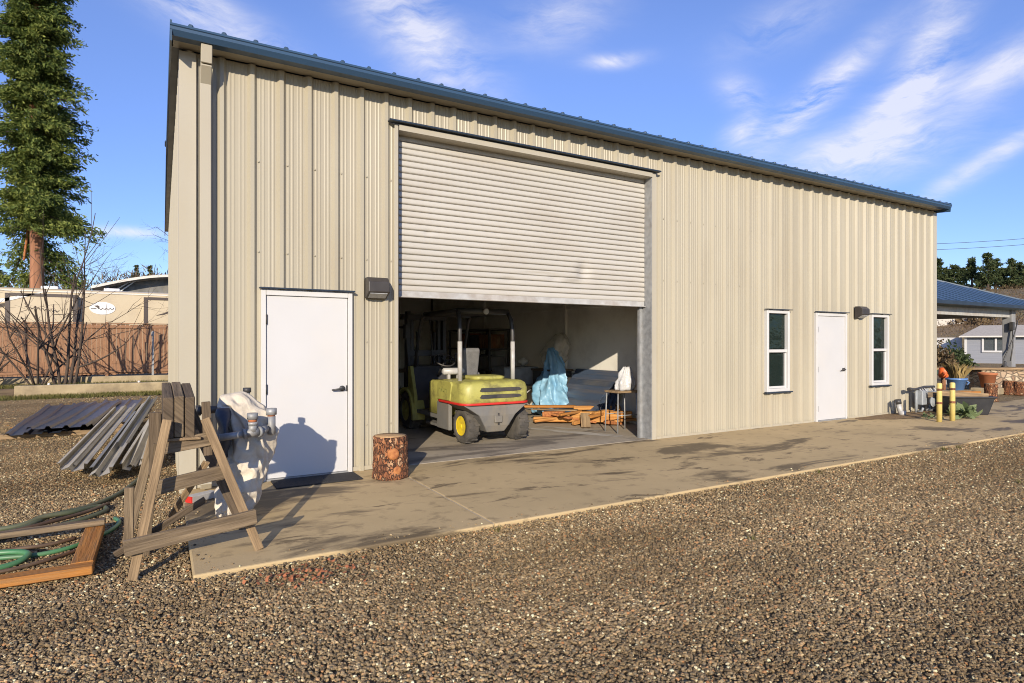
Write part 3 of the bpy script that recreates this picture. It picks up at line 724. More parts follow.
# windows: white single-hung frames
def window(x0, x1, z0, z1):
    cx, cz = (x0 + x1) / 2, (z0 + z1) / 2; w, h = x1 - x0, z1 - z0
    fr = MB()
    for xx in (x0 + .028, x1 - .028): fr.box((xx, BY0 - .022, cz), (.058, .085, h))
    for zz in (z0 + .028, z1 - .028): fr.box((cx, BY0 - .022, zz), (w - .114, .084, .056))
    wn = fr.build('window', M['white_vinyl'], bld, bevel=.004)
    sa = MB(); zc = cz + .0
    sa.box((cx, BY0 - .010, zc), (w - .114, .05, .055))
    for xx in (x0 + .075, x1 - .075): sa.box((xx, BY0 - .004, (z0 + zc) / 2), (.036, .04, zc - z0 - .09))
    sa.box((cx, BY0 - .004, z0 + .078), (w - .19, .04, .04))
    sa.build('sash', M['white_vinyl'], wn, bevel=.003)
    MB().box((cx, BY0 + .012, (zc + z1) / 2 - .0), (w - .11, .006, z1 - zc - .09)).build('pane', M['glass'], wn)
    MB().box((cx, BY0 + .006, (zc + z0) / 2 + .02), (w - .18, .006, zc - z0 - .14)).build('pane', M['glass'], wn)
    MB().box((cx, BY0 - .070, z1 + .016), (w + .07, .075, .014)).build('drip_cap', M['blue_dark'], wn, bevel=.003)
    MB().box((cx, BY0 - .065, z0 - .014), (w + .09, .065, .022)).build('sill', M['blue_dark'], wn, bevel=.003)
    return wn
for w in WIN: window(*w)

# wall lamps
def wall_lamp(cx, cz, w, h, label):
    t = thing('wall_lamp', (cx, BY0 - .033, cz), label, 'wall lamp', 'dark box lamps on the beige wall')
    y0 = BY0 - .033
    MB().prism([(y0, cz + h / 2), (y0 - .10, cz + h / 2), (y0 - .17, cz + h / 2 - .06), (y0 - .17, cz - h * .22), (y0 - .05, cz - h / 2), (y0, cz - h / 2)], 'x', cx - w / 2, cx + w / 2).build('housing', M['bronze'], t, bevel=.01, seg=2)
    MB().box((cx, y0 - .108, cz - h * .37), (w - .05, .10, .012), Matrix.Rotation(R(-28), 3, 'X')).build('lens', M['lens'], t)
    MB().box((cx + w / 2 + .016, y0 - .06, cz - .02), (.03, .06, .07)).build('photocell', M['bronze'], t, bevel=.006)
wall_lamp(2.245, 2.20, .26, .25, 'dark box lamp on the beige wall between left white door and roll-up door')
wall_lamp(12.46, 2.17, .26, .24, 'dark box lamp on the beige wall right of the far white door')

MB().box((1.50, 6.90, .009), (.92, .40, .016)).build('doormat', M['black_mat'], origin=(1.5, 6.9, 0), bevel=.005)
tag(bpy.data.objects['doormat'], 'black rubber doormat on the concrete before the left white door', 'doormat')

# log stump beside the big door
def log_round(name, loc, r, h, label, cat='log', group=None, knot=False, rot=None, lean=0):
    t = thing(name, loc, label, cat, group)
    L = []; n = 72; sd = loc[0] * 3.1
    for k in range(19):
        z = h * k / 18
        ring = []
        for j in range(n):
            a = 2 * math.pi * j / n
            rr = r * (1 + .06 * mnoise.noise(Vector((math.cos(a) * 2, math.sin(a) * 2, z * 2 + sd))) + .10 * mnoise.noise(Vector((math.cos(a) * 7, math.sin(a) * 7, z * 9 + sd)))) * (1.06 - .08 * min(1, k / 7))
            if k in (0, 18): rr *= .975
            ring.append((loc[0] + rr * math.cos(a), loc[1] + rr * math.sin(a), loc[2] + z))
        L.append(ring)
    MB().rings(L).build('bark', M['plates'], t)
    MB().lathe([(r * .90, 0), (r * .90, .006), (r * .3, .008)], (loc[0], loc[1], loc[2] + h - .001), 28).build('cut_face', M['cut_pale'], t)
    if knot:
        d = Vector((-loc[0], -loc[1], 0)).normalized(); d = Matrix.Rotation(R(10), 3, 'Z') @ d
        for (zz, rr, off) in ((h * .62, .068, 0), (h * .22, .05, .25)):
            dd = Matrix.Rotation(off, 3, 'Z') @ d
            c = Vector(loc) + dd * (r * .93) + Vector((0, 0, zz))
            MB().lathe([(rr, 0), (rr * .97, .018), (rr * .6, .024)], c, 18, dd.to_track_quat('Z', 'Y').to_matrix()).build('knot', M['cut_orange'], t)
    return t
log_round('log_stump', (2.27, 6.68, 0), .195, .475, 'upright bark covered log with orange knots beside the roll-up door opening', 'log', knot=True)

# ------------------------------------------------------------------ forklift, rear end towards the yard
fx = 4.34; fy = 7.86
fk = thing('forklift', (fx, fy + 1.2, 0), 'lime yellow forklift with red stripe parked in the garage, its rear facing out', 'forklift')
def rrect(cx, y0, y1, hw, r, z, n=7, rf=.05):
    """plan outline of a body slice, rear corners (at y0) with radius r"""
    P = []
    for (sx, sy, rad) in ((1, 0, r), (1, 1, rf), (-1, 1, rf), (-1, 0, r)):
        ccx = cx + sx * (hw - rad); ccy = (y1 - rad) if sy else (y0 + rad)
        a0 = {(1, 0): -90, (1, 1): 0, (-1, 1): 90, (-1, 0): 180}[(sx, sy)]
        for k in range(n):
            a = R(a0 + 90 * k / (n - 1)); P.append((ccx + rad * math.cos(a), ccy + rad * math.sin(a), z))
    return P
HW = .575
cw = MB().rings([rrect(fx, fy + .02, fy + .92, HW - .015, .17, .64), rrect(fx, fy, fy + .92, HW, .17, .68), rrect(fx, fy + .005, fy + .92, HW, .17, .86),
                 rrect(fx, fy + .025, fy + .92, HW - .02, .17, .93), rrect(fx, fy + .075, fy + .90, HW - .07, .16, .965), rrect(fx, fy + .20, fy + .85, HW - .2, .12, .975)])
cwo = cw.build('counterweight', M['lime'], fk, bevel=.004)
m = MB()
for zz in (.845, .745):
    m.prism([(4.03, zz - .016), (4.06, zz - .028), (4.60, zz - .028), (4.72, zz - .018), (4.74, zz), (4.70, zz + .022), (4.60, zz + .028), (4.06, zz + .028)], 'y', fy - .012, fy + .06)
m.build('vent_slot', M['iron_dark'], cwo)
MB().rings([rrect(fx, fy + .005, fy + .93, HW + .002, .17, .618), rrect(fx, fy - .006, fy + .93, HW + .008, .17, .622), rrect(fx, fy - .006, fy + .93, HW + .008, .17, .648), rrect(fx, fy + .005, fy + .93, HW + .002, .17, .652)]).build('red_stripe', M['red_line'], fk)
# side engine panel, yellow upper door with faded letters
m = MB(); m.prism([(fy + .46, .66), (fy + .40, .91), (fy + .44, .955), (fy + .90, .955), (fy + .955, .86), (fy + .965, .66)], 'x', fx - HW - .012, fx - HW + .03)
sp_ = m.build('side_cover', M['lime'], fk, bevel=.012, seg=2)
m = MB(); xl = fx - HW - .0135            # worn raised lettering, no longer legible
for k, (dy, h, w, zc) in enumerate(((.20, .06, .010, 0), (.165, .012, .03, .024), (.15, .055, .010, 0), (.115, .06, .011, 0), (.10, .012, .026, .0), (.085, .06, .010, 0), (.045, .05, .010, .004), (.025, .012, .03, -.022), (.01, .06, .010, 0), (-.03, .06, .012, 0), (-.05, .012, .028, .022), (-.09, .055, .011, 0))):
    m.box((xl, fy + .66 + dy, .81 + zc), (.005, w, h))
m.build('cover_letters', M['letter_green'], sp_)
# grey lower body: side skirts and the narrow rear casting between the wheels
for s in (-1, 1): MB().box((fx + s * (HW - .05), fy + .79, .41), (.06, .46, .42)).build('side_skirt', M['chassis'], fk, bevel=.01)
m = MB()
m.rings([[(fx + p[0], fy + .05 + p[1], .20) for p in ((-.14, .05), (.16, .05), (.16, .55), (-.14, .55))], [(fx + p[0], fy + .02 + p[1], .30) for p in ((-.20, .04), (.22, .04), (.22, .55), (-.20, .55))],
         [(fx + p[0], fy + p[1], .46) for p in ((-.30, .03), (.32, .03), (.32, .6), (-.30, .6))], [(fx + p[0], fy + p[1], .57) for p in ((-.47, .03), (.47, .03), (.47, .75), (-.47, .75))], [(fx + p[0], fy + p[1], .622) for p in ((-.55, .05), (.55, .05), (.55, .85), (-.55, .85))]], smooth=False)
rc = m.build('rear_casting', M['chassis'], fk, bevel=.015, seg=2)
MB().box((fx + .02, fy + .05, .40), (.13, .07, .11)).build('tow_hitch', M['chassis'], rc, bevel=.012)
MB().cyl((fx + .02, fy + .03, .32), (fx + .02, fy + .03, .49), .014, 10).build('hitch_pin', M['iron_dark'], rc)
m = MB().box((fx + .13, fy + .49, .27), (.58, .10, .10)); 
for s in (-1, 1): m.tube([(fx + s * .10, fy + .36, .30), (fx + s * .36, fy + .30, .28)], .022, 8).box((fx + .13 + s * .22, fy + .45, .33), (.05, .16, .07))
m.build('steer_axle', M['chassis'], fk)
def wheel(name, cx, cy, r, w, side, rimmat, turn=0):
    rot = Matrix.Rotation(turn, 3, 'Z') @ Matrix.Rotation(R(90) * side, 3, 'Y')
    t = MB().lathe([(r * .56, -w / 2), (r * .86, -w / 2), (r * .97, -w * .40), (r, -w * .28), (r, w * .28), (r * .97, w * .40), (r * .86, w / 2), (r * .56, w / 2), (r * .55, w * .3)], (cx, cy, r), 36, rot)
    # tread lugs
    for k in range(26):
        a = 2 * math.pi * k / 26
        c = Vector((cx, cy, r)) + rot @ Vector((r * .995 * math.cos(a), r * .995 * math.sin(a), (w * .2 if k % 2 else -w * .2)))
        t.box(c, (.022, .028, w * .5), rot @ Matrix.Rotation(a, 3, 'Z'))
    wo = t.build(name, M['tyre'], fk)
    rm = MB().lathe([(r * .57, w * .46), (r * .52, w * .50), (r * .50, w * .36), (r * .30, w * .26), (r * .27, w * .40), (r * .12, w * .44), (r * .10, w * .52)], (cx, cy, r), 28, rot)
    for k in range(6):
        a = 2 * math.pi * k / 6; c = Vector((cx, cy, r)) + rot @ Vector((r * .38 * math.cos(a), r * .38 * math.sin(a), w * .33)); rm.box(c, (.018, .018, .03), rot)
    rm.build('rim', rimmat, wo)
    MB().lathe([(r * .56, -w * .4), (r * .1, -w * .3)], (cx, cy, r), 20, rot).build('rim', M['chassis'], wo)
    return wo
wheel('rear_wheel', fx - .30, fy + .48, .272, .20, -1, M['rim_yellow'], R(4))
wheel('rear_wheel', fx + .56, fy + .46, .272, .20, 1, M['rim_yellow'], R(4))
wheel('front_wheel', fx - .45, fy + 2.42, .335, .24, -1, M['lime'])
wheel('front_wheel', fx + .47, fy + 2.42, .335, .24, 1, M['lime'])
# front cowl and fenders
for s in (-1, 1):
    P = []
    for k in range(9):
        a = R(5 + 125 * k / 8); P.append((fy + 2.42 - .42 * math.cos(a), .33 + .42 * math.sin(a)))
    Q = [(p[0] + (.06 if i < 3 else .0), p[1] - .05) for i, p in enumerate(P)]
    xa, xb = sorted((fx + s * .36, fx + s * .60))
    MB().prism([(fy + 1.98, .20), (fy + 2.0, .38)] + P[1:] + [(q[0], q[1]) for q in Q[::-1]] + [(fy + 2.05, .2)], 'x', xa, xb).build('fender', M['lime'], fk, bevel=.01)
for xa in (fx - .56, fx + .50): MB().prism([(fy + 2.0, .38), (fy + 2.0, .62), (fy + 2.20, 1.13), (fy + 2.30, 1.13), (fy + 2.30, .38)], 'x', xa, xa + .06).build('cowl_side', M['lime'], fk, bevel=.006)
m = MB(); m.prism([(fy + 2.02, .40), (fy + 2.22, 1.12), (fy + 2.30, 1.15), (fy + 2.30, .40)], 'x', fx - .498, fx + .498); m.build('dashboard', M['iron_dark'], fk)
MB().box((fx, fy + 1.5, .36), (1.02, 1.05, .06)).box((fx - .40, fy + 1.35, .22), (.22, .5, .04)).box((fx, fy + 1.5, .27), (.7, 1.9, .16)).build('floor_plate', M['chassis'], fk)
# engine hood, seat, gas bottle, steering
MB().rings([rrect(fx, fy + .86, fy + 1.50, .50, .06, .40), rrect(fx, fy + .88, fy + 1.50, .50, .06, .90), rrect(fx, fy + .92, fy + 1.47, .46, .06, .93)]).build('engine_hood', M['lime'], fk)
MB().rings([rrect(fx + .06, fy + .34, fy + .85, .27, .12, .97), rrect(fx + .06, fy + .33, fy + .86, .28, .12, .99), rrect(fx + .06, fy + .33, fy + .86, .28, .12, 1.015), rrect(fx + .06, fy + .37, fy + .82, .24, .11, 1.03)]).build('radiator_cap_deck', M['lime'], fk)
m = MB().prism([(fy + .96, .95), (fy + .86, 1.42), (fy + .89, 1.46), (fy + .97, 1.45), (fy + 1.06, .97)], 'x', fx - .16, fx + .14); sb = m.build('seat', M['grey_vinyl'], fk, bevel=.03, seg=3)
MB().box((fx - .01, fy + 1.20, 1.0), (.42, .44, .12)).build('seat_cushion', M['grey_vinyl'], sb, bevel=.03, seg=3)
MB().tube([(fx - .62 + .1, fy + .88, 1.09), (fx - .5, fy + .88, 1.09), (fx - .05 - .15, fy + .83, 1.09), (fx - .17, fy + .83, 1.09)], [.03, .055, .055, .03], 14).box((fx - .42, fy + .87, 1.02), (.04, .05, .10)).box((fx - .27, fy + .85, 1.02), (.03, .05, .10)).build('gas_bottle', M['pale_metal'], fk)
m = MB()
cc = Vector((fx - .05, fy + 1.86, 1.24)); rot = Matrix.Rotation(R(-35), 3, 'X').transposed()
m.tube([cc + rot @ Vector((.18 * math.cos(a), .18 * math.sin(a), 0)) for a in np.linspace(0, 2 * math.pi, 25)], .014, 8, caps=False)
for a in (0, 2.1, 4.2): m.tube([cc, cc + rot @ Vector((.18 * math.cos(a), .18 * math.sin(a), 0))], .009, 6)
m.tube([cc, (fx - .05, fy + 2.15, .95)], .022, 8)
m.build('steering_wheel', M['iron_dark'], fk)
m = MB()
for k in range(3): m.tube([(fx + .22 + .06 * k, fy + 2.1, 1.1), (fx + .22 + .06 * k, fy + 1.98, 1.33)], .008, 6).lathe([(.016, 0), (.02, .02), (.012, .04)], (fx + .22 + .06 * k, fy + 1.98, 1.32), 10)
m.build('control_lever', M['iron_dark'], fk)
# overhead guard
GT = 2.03
gr = MB()
for s in (-1, 1):
    X = fx + s * .46
    gr.tube([(X, fy + .36, .95), (X, fy + .37, 1.70), (X - s * .01, fy + .40, 1.90), (X - s * .02, fy + .50, GT)], .032, 10)
    gr.tube([(X, fy + 2.24, 1.10), (X, fy + 2.00, 1.80), (X - s * .01, fy + 1.93, 1.95), (X - s * .02, fy + 1.80, GT)], .026, 10)
    gr.tube([(X - s * .02, fy + .50, GT), (X - s * .02, fy + 1.80, GT)], .04, 10)
for yy in (.50, 1.80): gr.tube([(fx - .45, fy + yy, GT), (fx + .45, fy + yy, GT)], .044, 10)
for k in range(7):
    yy = .62 + .165 * k; gr.box((fx, fy + yy, GT + .0), (.88, .016, .055))
gd = gr.build('overhead_guard', M['iron_dark'], fk)
for s in (-1, 1): MB().tube([(fx + s * .46, fy + .36, .955), (fx + s * .46, fy + .366, 1.56)], .036, 12).build('post_sleeve', M['pale_metal'], gd)
MB().lathe([(.02, 0), (.045, .02), (.05, .035), (.036, .05)], (fx + .02, fy + .465, GT - .0), 16, Matrix.Rotation(R(90), 3, 'X')).build('work_light', M['pale_metal'], gd)
# mast and forks
ms = MB()
for s in (-1, 1):
    ms.box((fx + s * .36, fy + 2.86, 1.12), (.07, .13, 2.02)); ms.box((fx + s * .27, fy + 2.90, 1.10), (.06, .11, 1.98)); ms.cyl((fx + s * .17, fy + 2.84, .3), (fx + s * .17, fy + 2.84, 1.75), .028, 10)
for zz in (.35, 1.35, 2.02): ms.box((fx, fy + 2.80, zz), (.79, .05, .11))
ms.box((fx - .42, fy + 2.74, 1.75), (.10, .12, .26)).tube([(fx - .40, fy + 2.78, 2.0), (fx - .44, fy + 2.70, 1.6), (fx - .40, fy + 2.72, 1.1)], .014, 6).tube([(fx + .05, fy + 2.78, 2.0), (fx + .07, fy + 2.72, 1.5), (fx + .05, fy + 2.75, .8)], .014, 6)
mo = ms.build('mast', M['iron_dark'], fk, bevel=.004)
m = MB()
for s in (-1, 1): m.box((fx + s * .25, fy + 3.02, .38), (.11, .045, .66)).box((fx + s * .25, fy + 3.52, .075), (.11, 1.02, .04))
m.build('fork', M['iron_dark'], fk); MB().box((fx, fy + 2.98, .62), (.95, .035, .09)).box((fx, fy + 2.98, .22), (.95, .035, .09)).build('fork_carriage', M['iron_dark'], fk)

# ------------------------------------------------------------------ things inside the garage
def lumpy(loops_fn, nz, na):
    return [[loops_fn(k / (nz - 1), 2 * math.pi * j / na) for j in range(na)] for k in range(nz)]
# long sheets leaning against the right wall
for i in range(5):
    zb = .03 + .0 * i; y0, y1 = 8.95 + .05 * i, 10.55 - .02 * i
    off = .10 + .085 * i; top = .98 - .10 * i
    xb, xt = 7.78 - off - .30 + .0 * i, 7.78 - off + .06
    pts = [(xb, zb), (xb + (xt - xb) * .32, zb + (top - zb) * .28), (xb + (xt - xb) * .30, zb + (top - zb) * .36), (xb + (xt - xb) * .66, zb + (top - zb) * .62), (xb + (xt - xb) * .64, zb + (top - zb) * .72), (xt, top), (xt + .04, top + .005)]
    poly = [(p[0], p[1]) for p in pts] + [(p[0] + .008, p[1] - .004) for p in pts[::-1]]
    o = MB().prism(poly, 'y', y0, y1).build('metal_sheet', M['stack_blue'] if i != 2 else M['panel_dark'], origin=(7.5, 10.5, 0))
    tag(o, 'long slate blue metal sheet leaning on the inner garage wall behind the orange boards', 'metal sheet', 'metal sheets leaning on the garage wall')
def crease(p, k=1.0):
    q = Vector(p); n1 = mnoise.noise_vector(q * 5.0); rg_ = .5 - abs(mnoise.noise(Vector((q.x * 4 + q.z * 3, q.y * 4 - q.z * 2, q.z * 3)))) * 2.4
    r = q + (n1 * .035 + Vector((-.5, -.6, .2)) * .05 * rg_ + mnoise.noise_vector(q * 14) * .012) * k
    return (r.x, r.y, max(.008, r.z))
# boxy cabinet carrying the sack, blue tarp thrown over it
t = thing('cabinet', (7.42, 11.0, 0), 'dark cabinet under the blue tarp and grey sack in the garage', 'cabinet')
MB().box((7.42, 11.0, .47), (.56, .7, .92)).build('body', M['iron_dark'], t, bevel=.01)
MB().box((7.42, 11.0, .95), (.62, .76, .04)).build('top', M['old_wood_dark'], t, bevel=.004)
def tarp_pt(u, a):
    z = 1.42 * (1 - u)
    r = .10 + .34 * min(1, u * 1.35) ** .8
    f = 1 + .20 * math.sin(a * 5 + 3 * u) * (.25 + u) + .16 * (1 - 2 * abs(math.sin(a * 4.5 - 5 * u + 1))) + .12 * mnoise.noise(Vector((math.cos(a) * 5, math.sin(a) * 5, u * 11)))
    n_ = mnoise.noise(Vector((math.cos(a) * 2, math.sin(a) * 2, u * 4)))
    cx = 7.16 + .10 * (1 - u) + .05 * math.sin(u * 7); cy = 10.66 - .10 * u + .10 * (1 - u)
    return (cx + r * f * math.cos(a) * .75 + .05 * n_, cy + r * f * math.sin(a) * .95 + .06 * n_, max(.012, z + .05 * n_))
o = MB().rings([[crease(p) for p in rg_] for rg_ in lumpy(tarp_pt, 44, 130)]).build('blue_tarp', M['blue_tarp'], origin=(7.2, 10.7, 0))
tag(o, 'crumpled pale blue tarp hanging to the garage floor behind the forklift', 'tarp')
def sack_pt(u, a):
    z = .97 + .76 * u
    w = (.06 + .30 * math.sin(math.pi * min(1, u * .93 + .05)) ** .6) * (1 - .15 * u)
    n_ = mnoise.noise(Vector((math.cos(a) * 2.2, math.sin(a) * 2.2, u * 4 + 5)))
    f = 1 + .14 * (1 - 2 * abs(math.sin(a * 3 + u * 6))) + .30 * n_ + .12 * mnoise.noise(Vector((math.cos(a) * 6, math.sin(a) * 6, u * 9)))
    return (7.42 + w * f * .75 * math.cos(a) + .12 * u, 11.0 + w * f * math.sin(a) - .16 * u, z + .03 * n_)
o = MB().rings([[crease(p, .8) for p in rg_] for rg_ in lumpy(sack_pt, 30, 80)]).build('sack', M['sack'], origin=(7.42, 11.0, .97))
tag(o, 'stuffed grey cloth sack standing above the blue tarp in the garage', 'sack')
# orange boards heaped on the floor
brd = [((6.15, 9.75), (7.45, 8.75), .05, .16, 'long orange board lying lowest along the front of the garage lumber heap', 'fresh_wood', .09),
       ((6.55, 9.95), (7.60, 8.90), .05, .16, 'orange board at the back of the lumber heap on the garage floor', 'fresh_wood', .10),
       ((6.70, 9.30), (7.62, 8.62), .15, .15, 'short thick orange board on top of the garage lumber heap', 'fresh_wood', .12),
       ((6.10, 10.6), (7.15, 9.75), .22, .14, 'brown board reaching from the lumber heap to the blue tarp', 'orange_wood', .05),
       ((6.95, 9.55), (7.66, 9.0), .24, .12, 'orange offcut lying highest on the garage lumber heap', 'fresh_wood', .08),
       ((6.35, 9.72), (6.62, 9.40), .14, .14, 'small orange offcut on the left end of the lumber heap', 'cut_orange', .10)]
for (a, b, z, w, lab, mt, th_) in brd:
    o = MB().bar((a[0], a[1], z + .03), (b[0], b[1], z + .05), w, th_).build('lumber_board', M[mt], origin=(a[0], a[1], 0), bevel=.012)
    tag(o, lab, 'lumber', 'boards heaped on the garage floor')
ro = random.Random(21)
for k in range(9):
    cx_, cy_ = 6.35 + .14 * k + ro.uniform(-.1, .1), 9.55 - .09 * k + ro.uniform(-.25, .1); a_ = ro.uniform(-1.2, .2); l_ = ro.uniform(.12, .34); zz_0 = ro.uniform(.04, .26)
    d_ = Vector((math.cos(a_), math.sin(a_), ro.uniform(-.15, .15))) * l_
    o = MB().bar(Vector((cx_, cy_, zz_0)) - d_, Vector((cx_, cy_, zz_0)) + d_, ro.uniform(.08, .15), ro.uniform(.03, .07)).build('wood_offcut', M[('fresh_wood', 'cut_orange', 'orange_wood')[k % 3]], origin=(cx_, cy_, 0), bevel=.01)
    tag(o, 'short orange brown wood offcut loose in the garage lumber heap', 'offcut', 'offcuts in the garage lumber heap')
o = MB().bar((6.78, 8.96, .24), (6.62, 8.72, .02), .17, .012).build('cardboard_strip', M['tan_wood'], origin=(6.7, 8.85, 0)); tag(o, 'pale tan strip leaning on the front of the orange lumber heap', 'strip')
o = MB().bar((6.25, 9.95, .25), (6.9, 9.35, .25), .2, .014).build('cardboard_strip', M['tan_wood'], origin=(6.5, 9.6, 0)); tag(o, 'pale tan strip lying across the orange lumber heap', 'strip')
# small stand with a plastic-wrapped parcel
sx0, sy0 = 6.90, 8.08
t = thing('stand', (sx0, sy0, 0), 'slim metal legged stand with a wooden top by the right door jamb', 'stand')
MB().box((sx0, sy0, .70), (.46, .36, .035)).build('top', M['tan_wood'], t, bevel=.005)
for (dx, dy) in ((-.2, -.15), (.2, -.15), (-.2, .15), (.2, .15)): MB().tube([(sx0 + dx, sy0 + dy, .69), (sx0 + dx * 1.12, sy0 + dy * 1.12, 0)], .012, 8).build('leg', M['galv'], t)
for s in (-1, 1): MB().tube([(sx0 - .21, sy0 + s * .16, .30), (sx0 + .21, sy0 + s * .16, .30)], .008, 6).build('stretcher', M['galv'], t)
def bag_pt(u, a):
    n_ = mnoise.noise(Vector((math.cos(a) * 2.5, math.sin(a) * 2.5, u * 5 + 9)))
    r = (.16 + .05 * math.sin(u * 4)) * (1 - .45 * u) * (1 + .25 * n_ + .1 * math.sin(a * 7))
    return (sx0 + .06 + r * 1.0 * math.cos(a) + .06 * u, sy0 + r * .8 * math.sin(a), .722 + .40 * u + .02 * n_ * (u > 0))
o = MB().rings(lumpy(bag_pt, 12, 36)).build('plastic_bundle', M['plastic'], origin=(sx0, sy0, .72)); tag(o, 'crumpled clear plastic bundle on the slim stand by the right door jamb', 'bundle')
# folding table with a steel box, between forklift and tarp
tx, ty = 6.88, 11.75
t = thing('folding_table', (tx, ty, 0), 'folding table with crossed pale legs behind the forklift', 'table')
MB().box((tx, ty, .60), (.95, .7, .04)).build('tabletop', M['grey_vinyl'], t, bevel=.006)
for s in (-1, 1): MB().tube([(tx - .42, ty + s * .3, .01), (tx + .38, ty + s * .3, .58)], .017, 8).tube([(tx + .42, ty + s * .3, .01), (tx - .38, ty + s * .3, .58)], .017, 8).build('leg', M['pale_metal'], t)
t = thing('steel_box', (tx + .02, ty - .02, .62), 'blue grey steel box standing on the folding table', 'box')
MB().box((tx + .02, ty - .02, .80), (.86, .58, .36)).build('body', M['meter'], t, bevel=.01); MB().box((tx + .02, ty - .02, .99), (.89, .61, .025)).build('lid', M['meter'], t, bevel=.006)
o = MB().rings(lumpy(lambda u, a: (tx + .25 + .14 * math.sin(math.pi * max(.05, min(.95, u))) * math.cos(a), ty + .12 * math.sin(math.pi * max(.05, min(.95, u))) * math.sin(a), 1.003 + .22 * u), 9, 20)).build('cloth_bundle', M['sack'], origin=(tx + .25, ty, 1.0)); tag(o, 'small grey cloth bundle on the steel box', 'bundle')
# dark shelving along the wall with boxes
shx, shy = 7.42, 14.6
t = thing('shelving_unit', (shx, shy, 0), 'dark steel shelving with cartons behind the forklift', 'shelving')
for dx in (-.28, .28):
    for dy in (-1.2, 0, 1.2): MB().box((shx + dx, shy + dy, .95), (.05, .05, 1.9)).build('post', M['iron_dark'], t)
for zz in (.25, .85, 1.38, 1.88): MB().box((shx, shy, zz), (.62, 2.5, .04)).build('shelf', M['iron_dark'], t)
r2 = random.Random(3)
cat_ = [('brown', 'bark'), ('dark', 'iron_dark'), ('red brown', 'terracotta'), ('grey', 'chassis'), ('dark', 'iron_dark'), ('brown', 'old_wood_dark')]
for zi, zz in enumerate((.27, .87, 1.40)):
    y = shy - 1.1
    for k in range(3):
        cn, mm = cat_[(zi * 3 + k) % 6]
        w, d, h = r2.uniform(.45, .65), r2.uniform(.4, .5), r2.uniform(.24, .42)
        o = MB().box((shx - .02, y + w / 2, zz + h / 2 + .001), (d, w, h)).build('carton', M[mm], origin=(shx, y + w / 2, zz), bevel=.012)
        tag(o, '%s carton %s on the %s shelf of the dark garage shelving' % (cn, ('at the near end', 'in the middle', 'at the far end')[k], ('bottom', 'middle', 'upper')[zi]), 'carton', 'cartons on the garage shelving')
        y += w + .12
# far left of the garage: rack with a post, bench and a white bracket
t = thing('workbench', (4.75, 14.2, 0), 'dark workbench with vertical pole at the back left of the garage', 'workbench')
MB().box((4.75, 14.2, .86), (1.3, .7, .06)).build('bench_top', M['old_wood_dark'], t)
for dx in (-.58, .58):
    for dy in (-.28, .28): MB().box((4.75 + dx, 14.2 + dy, .415), (.08, .08, .83)).build('leg', M['iron_dark'], t)
MB().box((5.25, 14.2, 1.5), (.09, .09, 1.24)).box((5.22, 14.1, 2.18), (.30, .18, .13)).box((4.75, 14.45, 1.93), (1.2, .04, .05)).build('pole', M['iron_dark'], t)
MB().tube([(4.45, 13.9, .89), (4.45, 13.9, 1.18), (4.9, 13.9, 1.18), (4.9, 13.9, .89)], .025, 8).build('rail', M['iron_dark'], t)
o = MB().rings(lumpy(lambda u, a: (4.42 + .22 * math.sin(math.pi * max(.05, min(.95, u))) ** .5 * math.cos(a), 14.1 + .2 * math.sin(math.pi * max(.05, min(.95, u))) ** .5 * math.sin(a), .892 + .22 * u), 8, 20)).build('rag_bundle', M['terracotta'], origin=(4.4, 14.1, .89)); tag(o, 'dull red rag bundle on the dark workbench', 'rags')
t = thing('hand_truck', (4.1, 12.1, 0), 'thin white framed hand truck in the dark behind the left door jamb', 'hand truck')
MB().tube([(3.98, 12.1, .05), (3.98, 12.1, .62), (4.2, 12.1, .68), (4.2, 12.1, .05)], .018, 8).build('frame', M['pale_metal'], t)
MB().box((4.09, 11.97, .03), (.34, .24, .015)).build('toe_plate', M['iron_dark'], t)
for s in (-1, 1): MB().lathe([(.09, -.02), (.10, 0), (.09, .02)], (4.09 + s * .16, 12.2, .10), 18, Matrix.Rotation(R(90), 3, 'Y')).build('wheel', M['rubber'], t)

